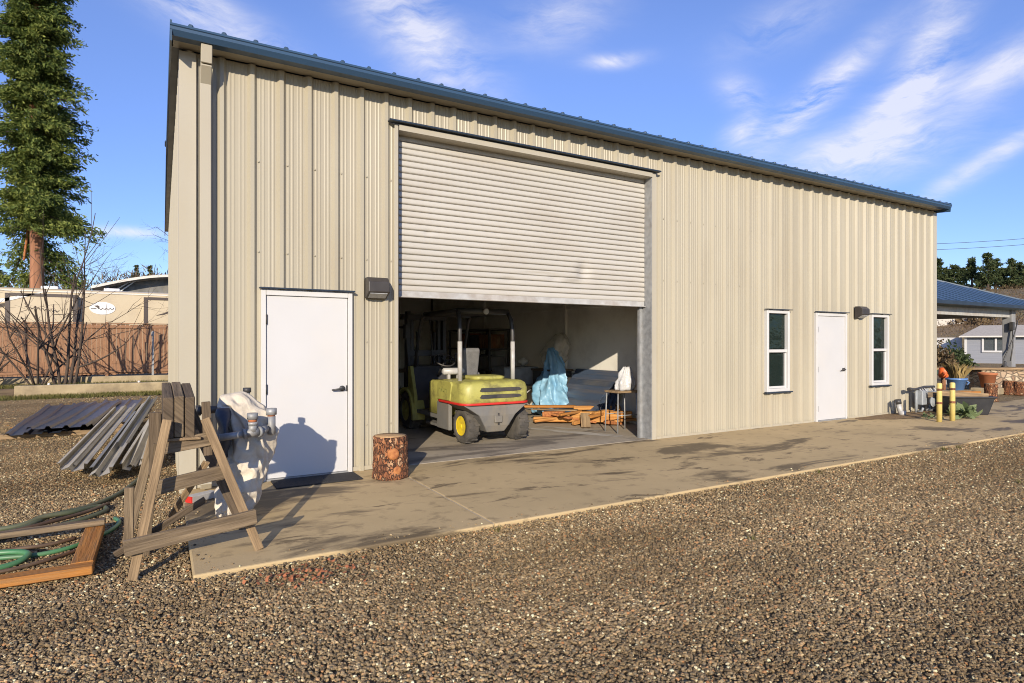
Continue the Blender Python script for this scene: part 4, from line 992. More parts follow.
# ------------------------------------------------------------------ left yard: roofing sheets, trims, trestle, canvas, frame, hoses
def bat(p, q, w, t, lab, mat='tan_wood'):
    o = MB().bar(p, q, w, t).build('timber_batten', M[mat], origin=p, bevel=.004); tag(o, lab, 'batten', 'battens under the dark roofing sheets'); return o
bat((-2.5, 12.75, G + .04), (-.6, 12.75, G + .04), .09, .08, 'pale batten under the near ends of the dark roofing sheets')
bat((-2.35, 14.8, G + .04), (-.3, 14.9, G + .04), .09, .08, 'pale batten under the middle of the dark roofing sheets')
bat((-2.3, 17.3, G + .04), (-.3, 17.3, G + .04), .09, .08, 'pale batten under the far ends of the dark roofing sheets')
def roof_sheet(cx, cy, L_, w, rz_, z, lab, mat='panel_dark', tilt=0.0):
    """ribbed sheet lying along local y"""
    prof = []
    nr = 3; per = w / nr
    for k in range(nr + 1):
        c = -w / 2 + k * per
        for (dx, h) in ((-.045, 0), (-.02, .04), (.02, .04), (.045, 0)): prof.append((c + dx, h))
    m = MB(); rot = Matrix.Rotation(rz_, 3, 'Z')
    ys_ = np.linspace(-L_ / 2, L_ / 2, 9)
    def P(x, y, h):
        q = rot @ Vector((x, y, 0)); bend = .012 * math.sin(y * 1.7 + cx * 5) + tilt * (y / L_ + .5)
        return (cx + q.x, cy + q.y, z + h + bend)
    for a, b in zip(prof[:-1], prof[1:]):
        for y0, y1 in zip(ys_[:-1], ys_[1:]):
            m.quad(P(a[0], y0, a[1]), P(b[0], y0, b[1]), P(b[0], y1, b[1]), P(a[0], y1, a[1]))
            m.quad(P(a[0], y0, a[1] - .004), P(a[0], y1, a[1] - .004), P(b[0], y1, b[1] - .004), P(b[0], y0, b[1] - .004))
    o = m.build('roofing_sheet', M[mat], origin=(cx, cy, z), fix=False)
    tag(o, lab, 'roofing sheet', 'dark roofing sheets on battens on the gravel')
roof_sheet(-1.86, 15.1, 5.2, .74, R(1.5), G + .095, 'dark blue ribbed roofing sheet at the left of the sheets on the gravel')
roof_sheet(-1.38, 15.0, 5.0, .74, R(-3), G + .150, 'dark blue ribbed roofing sheet lying on top, overlapping both neighbours')
roof_sheet(-.90, 15.6, 4.8, .74, R(-2), G + .095, 'dark blue ribbed roofing sheet nearest the grey trim pile', tilt=.05)
# pile of grey folded trims, heads resting on blocks
def channel(p, q, w, h, lab, mat, roll=0.0, flare=0.0):
    P, Q = Vector(p), Vector(q); d = (Q - P).normalized(); s = Vector((0, 0, 1)).cross(d).normalized(); u = d.cross(s)
    rr = Matrix.Rotation(roll, 3, d); s, u = rr @ s, rr @ u
    prof = [(-w / 2 - .03, h * .8), (-w / 2, h), (-w / 2 + .015, 0), (w / 2 - .015, 0), (w / 2, h), (w / 2 + .03 + flare, h * .75)]
    m = MB()
    for off in (0, -.004):
        for a, b in zip(prof[:-1], prof[1:]):
            A = [P + s * a[0] + u * (a[1] + off), P + s * b[0] + u * (b[1] + off), Q + s * b[0] + u * (b[1] + off), Q + s * a[0] + u * (a[1] + off)]
            m.quad(*(A if off == 0 else A[::-1]))
    o = m.build('metal_trim', M[mat], origin=p, fix=False); tag(o, lab, 'metal trim', 'grey metal trims piled on the gravel')
o = MB().box((-.45, 9.3, G + .045), (1.0, .14, .09)).build('timber_batten', M['tan_wood'], origin=(-.45, 9.3, G), bevel=.005); tag(o, 'pale batten under the near ends of the grey metal trims', 'batten')
o = MB().box((-.35, 12.9, G + .07), (1.1, .14, .14)).build('timber_batten', M['tan_wood'], origin=(-.35, 12.9, G), bevel=.005); tag(o, 'thick pale batten under the far ends of the grey metal trims', 'batten')
channel((-.98, 8.75, G + .10), (-.70, 13.6, G + .30), .13, .07, 'grey green metal trim at the left edge of the trim pile', 'trim_metal', .25)
channel((-.84, 8.55, G + .11), (-.52, 13.9, G + .33), .15, .06, 'wide grey green trim, second from the left in the trim pile', 'trim_metal', -.2, .05)
channel((-.66, 8.25, G + .09), (-.38, 12.6, G + .28), .10, .08, 'dull blue grey trim in the middle of the trim pile', 'trim_dark', .5)
channel((-.55, 8.05, G + .12), (-.18, 13.6, G + .42), .14, .06, 'long pale grey trim lying across the top of the pile', 'trim_metal', -.35, .04)
channel((-.36, 8.35, G + .10), (-.08, 11.2, G + .36), .11, .07, 'short grey green trim right of the long pale one', 'trim_metal', .3)
channel((-.24, 8.45, G + .12), (.0, 11.0, G + .50), .12, .06, 'short grey trim at the right edge of the trim pile', 'trim_metal', -.5, .05)
channel((-.45, 9.4, G + .22), (-.14, 13.2, G + .52), .09, .07, 'narrow dull blue grey trim lying highest on the pile', 'trim_dark', .1)

# weathered trestle of two A-frames
tr = thing('timber_trestle', (.15, 5.2, G), 'weathered wooden trestle with splayed legs at the corner of the concrete', 'trestle')
def plank(name, p, q, w, t, mat='old_wood', up=(0, 1, 0), par=None): return MB().bar(p, q, w, t, up=up).build(name, M[mat], par or tr, bevel=.004)
plank('leg', (-.17, 4.74, G), (.035, 4.86, 1.0), .060, .036, 'tan_wood')
plank('leg', (.63, 4.82, -.0), (.275, 4.97, .98), .062, .036, 'tan_wood')
plank('leg', (-.24, 5.66, G), (-.01, 5.62, 1.0), .07, .04, 'old_wood')
plank('leg', (.60, 5.42, 0), (.14, 5.44, 1.12), .09, .04, 'old_wood_dark')
plank('post', (-.205, 5.12, .09), (-.20, 5.12, .50), .06, .045)
plank('post', (-.045, 5.52, .50), (-.045, 5.52, .99), .085, .05, 'old_wood_dark')
plank('foot_board', (-.215, 4.70, .185), (.60, 4.74, .272), .035, .105, 'old_wood', up=(0, 0, 1))
plank('crossbar', (-.07, 4.97, .50), (.42, 5.0, .575), .035, .10, 'old_wood', up=(0, 0, 1))
plank('crossbar', (-.02, 4.98, .785), (.34, 5.0, .83), .035, .10, 'old_wood', up=(0, 0, 1))
plank('crossbar', (-.06, 5.58, .74), (.36, 5.56, .79), .04, .10, 'old_wood_dark', up=(0, 0, 1))
plank('gusset', (.30, 5.01, .70), (.285, 5.03, 1.10), .06, .03, 'old_wood_dark')
for i, (x, z, mt, lab) in enumerate(((.042, 1.0, 'old_wood_dark', 'dark plank on edge, leftmost of the three on the trestle'), (.109, 1.005, 'old_wood', 'grey plank on edge, middle of the three on the trestle'), (.178, .995, 'old_wood_dark', 'dark plank on edge, rightmost of the three on the trestle'))):
    o = MB().bar((x, 4.93 + .012 * i, z), (x - .01, 5.62 - .04 * i, z + .07), .30, .064, up=(1, 0, 0)).build('plank', M[mt], origin=(x, 5.4, .85), bevel=.006); tag(o, lab, 'plank', 'planks stacked on the trestle')
o = MB().box((.13, 5.17, .842), (.24, .45, .02)).build('plank', M['tan_wood'], origin=(.13, 5.2, .84), bevel=.004); tag(o, 'short flat pale board under the near ends of the three planks', 'plank', 'planks stacked on the trestle')

for i_, (a_, b_, w_, t_, mt, lab) in enumerate((((-.10, 5.25, G), (-.03, 5.12, .80), .045, .022, 'old_wood', 'thin grey slat leaning upright behind the left leg of the trestle'),
        ((-.30, 5.30, G + .02), (.30, 5.34, .30), .05, .022, 'old_wood_dark', 'thin dark slat lying askew between the trestle legs'),
        ((-.02, 5.75, G), (.30, 5.20, .62), .05, .02, 'tan_wood', 'thin tan slat propped diagonally inside the trestle'))):
    o = MB().bar(a_, b_, w_, t_, up=(0, 1, .2)).build('slat', M[mt], origin=a_, bevel=.003); tag(o, lab, 'slat', 'loose slats in the trestle')
# canvas bundle with pipe fittings
CT = [(1.094, 0.471, 0.609, 0.06, 5.925), (1.079, 0.441, 0.661, 0.11, 5.925), (0.997, 0.436, 0.763, 0.18, 5.925), (0.876, 0.47, 0.899, 0.21, 5.909), (0.755, 0.484, 0.907, 0.22, 5.891), (0.606, 0.482, 0.888, 0.22, 5.87), (0.497, 0.481, 0.856, 0.22, 5.854), (0.379, 0.48, 0.813, 0.21, 5.836), (0.261, 0.428, 0.77, 0.19, 5.819), (0.145, 0.407, 0.738, 0.18, 5.802), (0.058, 0.416, 0.686, 0.16, 5.789), (0.006, 0.44, 0.645, 0.13, 5.781)]
zz_ = [c[0] for c in CT][::-1]
def canvas_pt(k, a, nz=70):
    z = 1.094 - (1.091) * (k / (nz - 1))
    x0 = np.interp(z, zz_, [c[1] for c in CT][::-1]); x1 = np.interp(z, zz_, [c[2] for c in CT][::-1]); hy = np.interp(z, zz_, [c[3] for c in CT][::-1])
    cx, hx = (x0 + x1) / 2, (x1 - x0) / 2
    ca, sa = math.cos(a), math.sin(a)
    ca2, sa2 = math.copysign(abs(ca) ** .8, ca), math.copysign(abs(sa) ** .8, sa)
    # diagonal folds running down to the right, deeper at the sides
    ph = a * 3.2 + z * 7.0
    f = 1 + .060 * math.sin(ph * 2.2) + .055 * (1 - 2 * abs(math.sin(ph * 2.3 + 1.3))) * (1.2 - z) + .06 * mnoise.noise(Vector((ca * 2.3, sa * 2.3, z * 5))) + .075 * (.5 - abs(mnoise.noise(Vector((ca * 2.2 + z * 2.0, sa * 2.2, z * 3.0 + 4)))) * 2.2) + .03 * mnoise.noise(Vector((ca * 6 + z * 6, sa * 6, z * 9)))
    pinch = 1 - .16 * math.exp(-((z - .37) / .05) ** 2) * max(0, -sa) - .10 * math.exp(-((z - .18) / .04) ** 2) * max(0, -sa)
    return (cx + hx * ca2 * f, np.interp(z, zz_, [c[4] for c in CT][::-1]) + hy * sa2 * f * pinch, z)
lp = [[canvas_pt(k, 2 * math.pi * j / 120) for j in range(120)] for k in range(70)]
def crumple(p):
    q = Vector(p); n1 = mnoise.noise_vector(q * 7.0); n2 = mnoise.noise_vector(q * 17.0 + Vector((3, 1, 7)))
    rg_ = (.5 - abs(mnoise.noise(Vector((q.x * 5 + q.z * 6, q.y * 5, q.z * 3 - q.x * 4)))) * 2.4)
    r = q + n1 * .030 + n2 * .012 + Vector((.3, -.5, .55)) * .030 * rg_
    return (r.x, r.y, max(.004, r.z))
lp = [[crumple(p) for p in ring] for ring in lp]
cv_ = MB().rings(lp).build('canvas_bundle', M['canvas'], origin=(.62, 5.78, 0), subsurf=1)
tag(cv_, 'off white canvas draped in folds over pipe fittings beside the trestle', 'canvas')
# navy lining turned out on the left side
lp = []
for k in range(16):
    z = .97 - .42 * k / 15; ring = []
    for j in range(24):
        a = 2 * math.pi * j / 24
        ring.append((.462 + .05 * math.cos(a) * (1 + .3 * math.sin(k * .8)), 5.78 + (.20 * math.sin(math.pi * (k + 1) / 17) + .02) * math.sin(a), z))
    lp.append(ring)
MB().rings(lp).build('lining', M['navy_tarp'], cv_)
def pipe_assembly(loc, parts, lab):
    t = thing('pipe_fitting', loc, lab, 'pipe', 'pipe fittings poking out of the canvas bundle'); return t
t = pipe_assembly((0.615, 5.560, 0.755), None, 'galvanised pipe with tee poking out of the front of the canvas')
MB().tube([(0.415, 5.540, 0.750), (0.615, 5.540, 0.770)], .030, 14).build('pipe', M['galv'], t)
MB().tube([(0.595, 5.540, 0.768), (0.620, 5.540, 0.771)], .043, 14).tube([(0.615, 5.540, 0.771), (0.715, 5.560, 0.775)], .038, 14).tube([(0.715, 5.560, 0.775), (0.740, 5.570, 0.775)], .045, 14).tube([(0.670, 5.550, 0.775), (0.670, 5.550, 0.845)], .037, 14).tube([(0.670, 5.550, 0.840), (0.670, 5.550, 0.865)], .045, 14).tube([(0.735, 5.580, 0.775), (0.785, 5.660, 0.785)], .036, 12).build('tee', M['galv'], t)
MB().tube([(0.670, 5.550, 0.865), (0.670, 5.550, 0.890)], .036, 12).build('thread_band', M['terracotta'], t); MB().tube([(0.670, 5.550, 0.888), (0.670, 5.550, 0.940)], .045, 12).build('cap', M['galv'], t)
t = pipe_assembly((0.835, 5.700, 0.835), None, 'short upright capped pipe at the right end of the canvas')
MB().tube([(0.845, 5.720, 0.725), (0.845, 5.720, 0.885)], .036, 14).build('pipe', M['galv'], t); MB().tube([(0.845, 5.720, 0.885), (0.845, 5.720, 0.900)], .033, 12).build('thread_band', M['terracotta'], t); MB().tube([(0.845, 5.720, 0.898), (0.845, 5.720, 0.955)], .046, 12).build('cap', M['galv'], t)
t = pipe_assembly((0.415, 6.150, 0.935), None, 'dark pipe stub behind the canvas, close to the wall')
MB().tube([(0.285, 6.100, 0.930), (0.565, 6.050, 0.940)], .036, 12).build('pipe', M['iron_dark'], t); MB().tube([(0.265, 6.100, 0.929), (0.305, 6.100, 0.931)], .048, 12).build('collar', M['iron_dark'], t)
t = pipe_assembly((0.635, 6.000, 1.085), None, 'small capped pipe stub on top of the canvas')
MB().tube([(0.680, 6.020, 0.965), (0.680, 6.020, 1.085)], .026, 12).build('pipe', M['galv'], t); MB().tube([(0.680, 6.020, 1.083), (0.680, 6.020, 1.125)], .036, 12).build('cap', M['iron_dark'], t)
t = thing('tin', (.34, 6.62, 0), 'small pale box with a red end on the concrete behind the trestle', 'box')
rt = Matrix.Rotation(R(32), 3, 'Z'); MB().box((.34, 6.62, .035), (.26, .10, .065), rt).build('body', M['pale_metal'], t, bevel=.004)
MB().box(Vector((.34, 6.62, .035)) + rt @ Vector((-.134, 0, 0)), (.012, .095, .06), rt).build('red_end', M['red_line'], t)

# orange wooden frame on the gravel with hoses
wf = thing('timber_surround', (-.9, 5.4, G), 'orange stained wooden frame lying flat on the gravel at the left', 'frame')
MB().bar((-1.75, 5.0, G + .055), (-.40, 4.97, G + .055), .115, .055).build('board', M['orange_wood'], wf, bevel=.005)
MB().bar((-.47, 5.03, G + .06), (-.47, 6.0, G + .06), .13, .055).build('board', M['orange_wood'], wf, bevel=.005)
o = MB().bar((-1.75, 5.98, G + .095), (-.40, 5.97, G + .115), .085, .045).build('board', M['old_wood'], wf, bevel=.005); o['label'] = 'grey weathered board at the back of the frame'
MB().bar((-1.75, 5.03, G + .055), (-1.75, 5.94, G + .055), .12, .055).build('board', M['orange_wood'], wf, bevel=.005)
def hose(name, pts, r, mat, lab, n=7):
    """smooth hose through way-points (Catmull-Rom)"""
    P = [Vector(p) for p in pts]; P = [P[0]] + P + [P[-1]]; out = []
    for i in range(1, len(P) - 2):
        for k in range(n):
            t = k / n; a, b, c, d = P[i - 1], P[i], P[i + 1], P[i + 2]
            out.append(.5 * ((2 * b) + (c - a) * t + (2 * a - 5 * b + 4 * c - d) * t * t + (3 * b - a - 3 * c + d) * t ** 3))
    out.append(P[-2])
    o = MB().tube(out, r, 8).build(name, M[mat], origin=pts[0]); tag(o, lab, 'hose', 'hoses strewn around the wooden frame'); return o
z0 = G + .02
hose('garden_hose', [(-1.6, 5.72, z0), (-1.05, 5.62, z0 + .01), (-.80, 5.60, z0), (-.62, 5.66, z0), (-.50, 5.80, z0), (-.37, 6.02, z0), (-.32, 6.25, z0), (-.36, 6.42, z0)], .017, 'hose_green', 'bright green hose running under the orange board of the frame')
hose('garden_hose', [(-1.6, 5.32, z0), (-1.1, 5.38, z0), (-.90, 5.46, z0), (-.85, 5.58, z0 + .03), (-1.1, 5.66, z0 + .04), (-1.6, 5.60, z0 + .03)], .021, 'hose_green', 'green hose loop inside the wooden frame at the picture edge')
hose('garden_hose', [(-1.7, 6.26, z0), (-1.1, 6.38, z0), (-.85, 6.72, z0 + .02), (-.62, 7.0, z0), (-.40, 7.4, z0), (-.22, 8.2, z0), (-.12, 9.2, z0), (-.10, 10.3, z0)], .021, 'hose_dull', 'dull green hose stretching from the frame to the metal trims')
hose('garden_hose', [(-1.7, 6.5, z0 + .01), (-1.1, 6.50, z0 + .01), (-.9, 6.62, z0 + .04), (-.7, 6.72, z0 + .03), (-.52, 6.92, z0 + .01), (-.45, 6.82, z0), (-.50, 6.66, z0), (-.75, 6.40, z0), (-1.2, 6.2, z0), (-1.7, 6.15, z0)], .021, 'hose_dull', 'dull green hose doubled back behind the wooden frame')
hose('garden_hose', [(-1.7, 6.05, z0 + .03), (-1.15, 6.22, z0 + .03), (-.82, 6.45, z0 + .03), (-.60, 6.70, z0 + .02), (-.44, 6.95, z0 + .02)], .017, 'hose_brown', 'brown hose running alongside the back board of the frame')
hose('garden_hose', [(-1.6, 5.26, z0), (-1.0, 5.30, z0), (-.75, 5.40, z0), (-.56, 5.56, z0), (-.48, 5.66, z0 - .005)], .014, 'hose_brown', 'thin brown hose inside the front of the wooden frame')
hose('garden_hose', [(-1.6, 5.84, z0), (-1.0, 5.80, z0 + .01), (-.75, 5.84, z0), (-.60, 5.93, z0)], .015, 'hose_brown', 'brown hose under the grey back board of the frame')

# fallen red leaves on the gravel and a few weeds along the concrete edge
rg = np.random.default_rng(51)
def litter(name, cx, cy, r, n, size, mat, z=G):
    P = np.stack([cx + rg.normal(size=n) * r, cy + rg.normal(size=n) * r * .6, np.full(n, z + .017) + rg.uniform(0, .01, n)], 1)
    a = rg.uniform(0, 6.28, n); d = np.stack([np.cos(a), np.sin(a), rg.normal(size=n) * .35], 1) * size * rg.uniform(.5, 1.2, (n, 1)); s_ = np.stack([-np.sin(a), np.cos(a), rg.normal(size=n) * .35], 1) * size * .45
    V = np.stack([P, P + d * .5 + s_, P + d, P + d * .5 - s_], 1).reshape(-1, 3); F = np.arange(n * 4).reshape(n, 4)
    o = mesh_np(name, V, F, mat); o['kind'] = 'stuff'
litter('leaf_litter', .84, 4.22, .16, 150, .028, M['terracotta'])
litter('leaf_litter', .5, 3.4, 1.8, 60, .024, M['brush'])
litter('leaf_litter', -2.0, 14.5, 1.4, 120, .05, M['fresh_wood'])
V, F = [], []
for (wx, wy, n, h) in ((2.43, 4.44, 26, .06), (6.9, 4.44, 22, .05), (9.9, 4.44, 40, .07), (10.3, 4.42, 24, .06), (4.1, 3.2, 14, .04), (13.5, 4.40, 40, .07), (8.4, 3.0, 18, .05), (5.4, 4.45, 14, .04)):
    for k in range(n):
        a = rg.uniform(0, 6.28); d = np.array([math.cos(a), math.sin(a), 0]); s_ = np.array([-d[1], d[0], 0]) * .004; p = np.array([wx, wy, G]) + d * rg.uniform(0, .05); t_ = p + d * h * rg.uniform(.2, .9) + (0, 0, h * rg.uniform(.6, 1.2)); i = len(V); V += [p - s_, p + s_, t_]; F.append((i, i + 1, i + 2))
o = mesh_np('weeds', V, F, M['grass_leaf']); o['kind'] = 'stuff'

# ------------------------------------------------------------------ vegetation helpers
def leaf_tris(centers, dirs, n_per, spread, size, aspect, rg, droop=0.0):
    """a cloud of small pointed leaves round each centre, roughly along dirs; returns verts, faces"""
    C = np.repeat(np.asarray(centers, float), n_per, axis=0); D = np.repeat(np.asarray(dirs, float), n_per, axis=0)
    n = len(C)
    sp = np.repeat(np.asarray(spread, float).reshape(-1, 1) * np.ones((len(centers), 1)), n_per, axis=0)
    C = C + rg.normal(size=(n, 3)) * sp * np.array([1, 1, .55])
    d = D + rg.normal(size=(n, 3)) * .75; d[:, 2] -= droop; d /= np.linalg.norm(d, axis=1, keepdims=True) + 1e-9
    r = rg.normal(size=(n, 3)); s = np.cross(d, r); s /= np.linalg.norm(s, axis=1, keepdims=True) + 1e-9
    L_ = size * rg.uniform(.55, 1.3, size=(n, 1)); W = L_ * aspect
    a, b, c, e = C - s * W * .35, C + s * W * .35, C + d * L_ * .6 + s * W * .5, C + d * L_ * .6 - s * W * .5
    tip = C + d * L_
    V = np.stack([a, b, c, tip, e], axis=1).reshape(-1, 3)
    F = np.arange(n * 5).reshape(n, 5)
    return V, F
def conifer(name, base, H, rad_fn, label, cat, group, mat, z0=.12, layers=40, per=8, clumps=5, n_per=10, leaf=.3, aspect=.35, trunk_r=.3, trunk_mat='bare_bark', seed=1, droop=.35, fill=.16, gap=.12, bare_to=0):
    rg = np.random.default_rng(seed); b = np.array(base, float)
    t = thing(name, base, label, cat, group)
    cs, ds = [], []; limb = MB()
    for k in range(layers):
        u = z0 + (1 - z0) * (k + rg.uniform(-.4, .4)) / layers; u = min(max(u, z0), .99); z = H * u; Rr = rad_fn(u)
        for j in range(per):
            if rg.uniform() < gap: continue
            a = rg.uniform(0, 2 * math.pi); Lb = Rr * rg.uniform(.55, 1.12) * (1 + .22 * math.sin(3 * a + k * .9))
            dz = rg.uniform(-.1, .25)
            for c in range(clumps):
                f = (c + .6 + rg.uniform(-.3, .3)) / clumps
                f = max(.12, f) ** .75
                x, y = math.cos(a) * Lb * f, math.sin(a) * Lb * f
                zz = z + dz * Lb * f - droop * Lb * f * f + rg.uniform(-.1, .1)
                cs.append(b + (x, y, zz)); ds.append((math.cos(a), math.sin(a), -.25))
            if Lb > .8 and j % 3 == 0:
                limb.tube([tuple(b + (0, 0, z)), tuple(b + (math.cos(a) * Lb * .5, math.sin(a) * Lb * .5, z + dz * Lb * .5 - droop * Lb * .25)), tuple(b + (math.cos(a) * Lb * .9, math.sin(a) * Lb * .9, z + dz * Lb * .9 - droop * Lb * .8))], [trunk_r * .16, trunk_r * .1, .01], 5)
    V, F = leaf_tris(cs, ds, n_per, fill * H * .06 if fill < 1 else fill, leaf, aspect, rg, .25)
    mesh_np('crown', V, F, mat, t, base)
    tp = [(base[0] + .02 * H * .1 * math.sin(k), base[1], base[2] + H * .97 * k / 10) for k in range(11)]
    tb = MB().tube(tp, [trunk_r * (1.25 if k == 0 else 1) * (1 - k / 10.3) ** .8 + .01 for k in range(11)], 14)
    tr_ = tb.build('trunk', M[trunk_mat], t)
    limb.build('limb', M['bare_bark'], tr_)
    return t
def branch_rec(mb, p, d, L_, r, depth, rg, up=.15, kink=.25, n=3, splits=(2, 3)):
    pts, rs = [p], [r]
    for k in range(n):
        d = d + Vector(rg.normal(size=3)) * kink * .5 + Vector((0, 0, up)) * .3; d.normalize()
        p = p + d * (L_ / n); pts.append(p); rs.append(max(.003, r * (1 - .5 * (k + 1) / n)))
    mb.tube(pts, rs, 6 if r > .02 else 4, caps=False)
    if depth > 0:
        for i in range(int(rg.integers(splits[0], splits[1] + 1))):
            k = int(rg.integers(1, n + 1)); nd = d + Vector(rg.normal(size=3)) * .75; nd.normalize()
            branch_rec(mb, pts[k], nd, L_ * rg.uniform(.5, .8), rs[k] * .75, depth - 1, rg, up, kink, n, splits)
def bare_tree(name, base, H, label, cat, group, seed, stems=1, depth=4, r=.12, spread=.2, mat='bare_bark', up=.15, splits=(2, 3), l0=.42):
    rg = np.random.default_rng(seed); t = thing(name, base, label, cat, group)
    for s in range(stems):
        m = MB(); a = 2 * math.pi * s / max(1, stems) + rg.uniform(-.3, .3)
        d = Vector((math.cos(a) * spread, math.sin(a) * spread, 1)).normalized()
        st = Vector(base) + Vector((math.cos(a), math.sin(a), 0)) * (.12 if stems > 1 else 0)
        branch_rec(m, st, d, H * l0 * rg.uniform(.8, 1.2), r, depth, rg, up, .22, 4, splits)
        m.build('stem' if stems > 1 else 'trunk', M[mat], t)
    return t

# ------------------------------------------------------------------ far left: kerbs, grass, fence, trailer, trees
t = thing('retaining_kerb', (-2, 22.5, G), 'long low pale retaining kerb along the gravel in front of the bare shrub', 'kerb')
MB().box((-1.05, 22.5, G + .12), (5.3, .28, .42)).build('coping', M['kerb'], t, bevel=.02, seg=2)
m = MB()
for x in (-2.9, -.62): m.lathe([(.03, 0), (.04, .03), (.02, .06)], (x, 22.42, G + .33), 10)
m.build('anchor_cap', M['decal'], t)
MB().box((-6.6, 22.75, G + .06), (5.8, .35, .34)).build('coping', M['old_wood_dark'], t, bevel=.03)
t = thing('retaining_kerb', (-2, 24.3, G), 'second pale retaining kerb higher up, just before the brown fence', 'kerb')
MB().box((-2, 24.3, G + .22), (12, .25, .50)).build('coping', M['kerb'], t, bevel=.02)
tb = MB().box((-3, 26.2, G + .10), (16, 3.6, .42)).build('terrace', M['dirt'], origin=(-3, 26, 0)); structure(tb)
tb = MB().box((-3, 23.4, G + .07), (16, 1.5, .28)).build('terrace', M['dirt'], origin=(-3, 23.4, 0)); structure(tb)
def grass(name, x0, x1, y0, y1, z, n, h, seed):
    rg = np.random.default_rng(seed)
    P = np.stack([rg.uniform(x0, x1, n), rg.uniform(y0, y1, n) + .06 * np.sin(rg.uniform(0, 9, n)), np.full(n, z)], 1)
    keep = np.array([mnoise.noise(Vector((p[0] * 1.3, p[1] * 3, seed))) > -.25 for p in P]); P = P[keep]; n = len(P)
    a = rg.uniform(0, 2 * math.pi, n); w = .012; hh = h * rg.uniform(.5, 1.2, n)
    s = np.stack([np.cos(a), np.sin(a), np.zeros(n)], 1) * w; ln = np.stack([rg.normal(size=n) * .35, rg.normal(size=n) * .35, np.ones(n)], 1) * hh[:, None]
    V = np.stack([P - s, P + s, P + ln], 1).reshape(-1, 3); F = np.arange(n * 3).reshape(n, 3)
    o = mesh_np(name, V, F, M['grass_leaf']); o['kind'] = 'stuff'; return o
grass('grass', -8, 1.2, 21.2, 22.34, G, 9000, .10, 3)
grass('grass', -8, .6, 23.0, 24.1, G + .21, 6000, .12, 5)

# board fence, one board pattern per panel
t = thing('wooden_fence', (-3, 27, 0), 'brown weathered board fence in front of the cream trailer', 'fence')
rf = random.Random(5)
FZ0, FZ1 = .36, 2.24
px_ = -9.0
while px_ < 4:
    m = MB(); x = px_
    while x < px_ + 2.36:
        w = .138; hz = rf.uniform(-.012, .012)
        m.box((x + w / 2, 27 + rf.uniform(-.006, .006), (FZ0 + FZ1) / 2 + hz), (w - .007, .02, FZ1 - FZ0)); x += w
    m.build('board_panel', M['fence_wood'], t)
    MB().box((px_ - .02, 26.98, (FZ0 + FZ1) / 2 - .05), (.10, .10, FZ1 - FZ0 + .25)).build('post', M['fence_wood'], t, bevel=.006)
    px_ += 2.42
m = MB()
for zz in (FZ0 + .12, FZ1 - .10): m.box((-2.8, 26.965, zz), (12.6, .04, .10))
m.build('rail', M['fence_wood'], t); MB().box((-2.8, 26.985, FZ1 + .03), (12.6, .13, .03)).build('cap_rail', M['fence_wood'], t)
t = thing('sign_post', (-.29, 26.6, .3), 'slim grey metal post standing before the brown fence', 'post')
MB().box((-.29, 26.6, 1.12), (.07, .03, 1.75)).build('post', M['galv'], t); MB().box((-.29, 26.58, 1.88), (.10, .05, .16)).build('bracket', M['galv'], t, bevel=.01)

# travel trailer behind the fence
TY = 31.0
t = thing('travel_trailer', (-3, TY + 1.25, 0), 'long cream travel trailer with dark framed slide-outs behind the fence', 'trailer')
m = MB()
prof = [(TY, .75), (TY, 3.62), (TY + .06, 3.74), (TY + .25, 3.79), (TY + 2.25, 3.79), (TY + 2.44, 3.74), (TY + 2.5, 3.62), (TY + 2.5, .75)]
m.prism(prof, 'x', -9.5, 3.2); m.build('body', M['trailer'], t, bevel=.02)
MB().box((-3.15, TY - .01, 3.66), (12.7, .04, .05)).build('roof_rail', M['roof_white'], t)
MB().box((-3.15, TY - .008, 2.30), (12.7, .03, .05)).build('belt_line', M['decal'], t)
for (xa, xb) in ((-5.36, -3.03), (-.67, 1.9)):
    s = MB().box(((xa + xb) / 2, TY - .14, 2.55), (xb - xa - .02, .30, 1.9)).build('slide_out', M['trailer'], t)
    m = MB()
    for xx in (xa + .07, xb - .07): m.box((xx, TY - .29, 2.55), (.15, .05, 1.96))
    m.box(((xa + xb) / 2, TY - .29, 3.48), (xb - xa - .3, .05, .12)); m.build('slide_frame', M['trailer_dark'], s)
# swoosh stripes and the pale oval emblem with scribbled lettering
def swoosh(pts, w, mat, par, y, name='stripe'):
    m = MB()
    for k in range(len(pts) - 1):
        (xa, za), (xb, zb) = pts[k], pts[k + 1]; w0, w1 = w * math.sin(math.pi * (k + .05) / (len(pts) - .9)) + .006, w * math.sin(math.pi * (k + 1.05) / (len(pts) - .9)) + .006
        m.quad((xa, y, za - w0), (xb, y, zb - w1), (xb, y, zb + w1), (xa, y, za + w0)); m.quad((xa, y + .01, za + w0), (xb, y + .01, zb + w1), (xb, y + .01, zb - w1), (xa, y + .01, za - w0))
    m.build(name, M[mat], par, fix=False)
swoosh([(-7.6 + .5 * k, 2.75 + .09 * k + .05 * k * k * .1) for k in range(8)], .07, 'decal', t, TY - .315)
swoosh([(-.2 + .3 * k, 2.75 + .05 * k + .03 * k * k) for k in range(7)], .05, 'trailer_dark', t, TY - .315)
m = MB(); n = 36; cx, cz = -2.18, 3.02
m.prism([(cx + .46 * math.cos(2 * math.pi * j / n), cz + .27 * math.sin(2 * math.pi * j / n)) for j in range(n)], 'y', TY - .02, TY + .01); em = m.build('emblem', M['decal'], t)
m = MB(); m.prism([(cx - .30, cz + .10), (cx - .16, cz + .12), (cx - .10, cz + .06), (cx - .14, cz - .02), (cx - .20, cz + .03)], 'y', TY - .03, TY - .019)
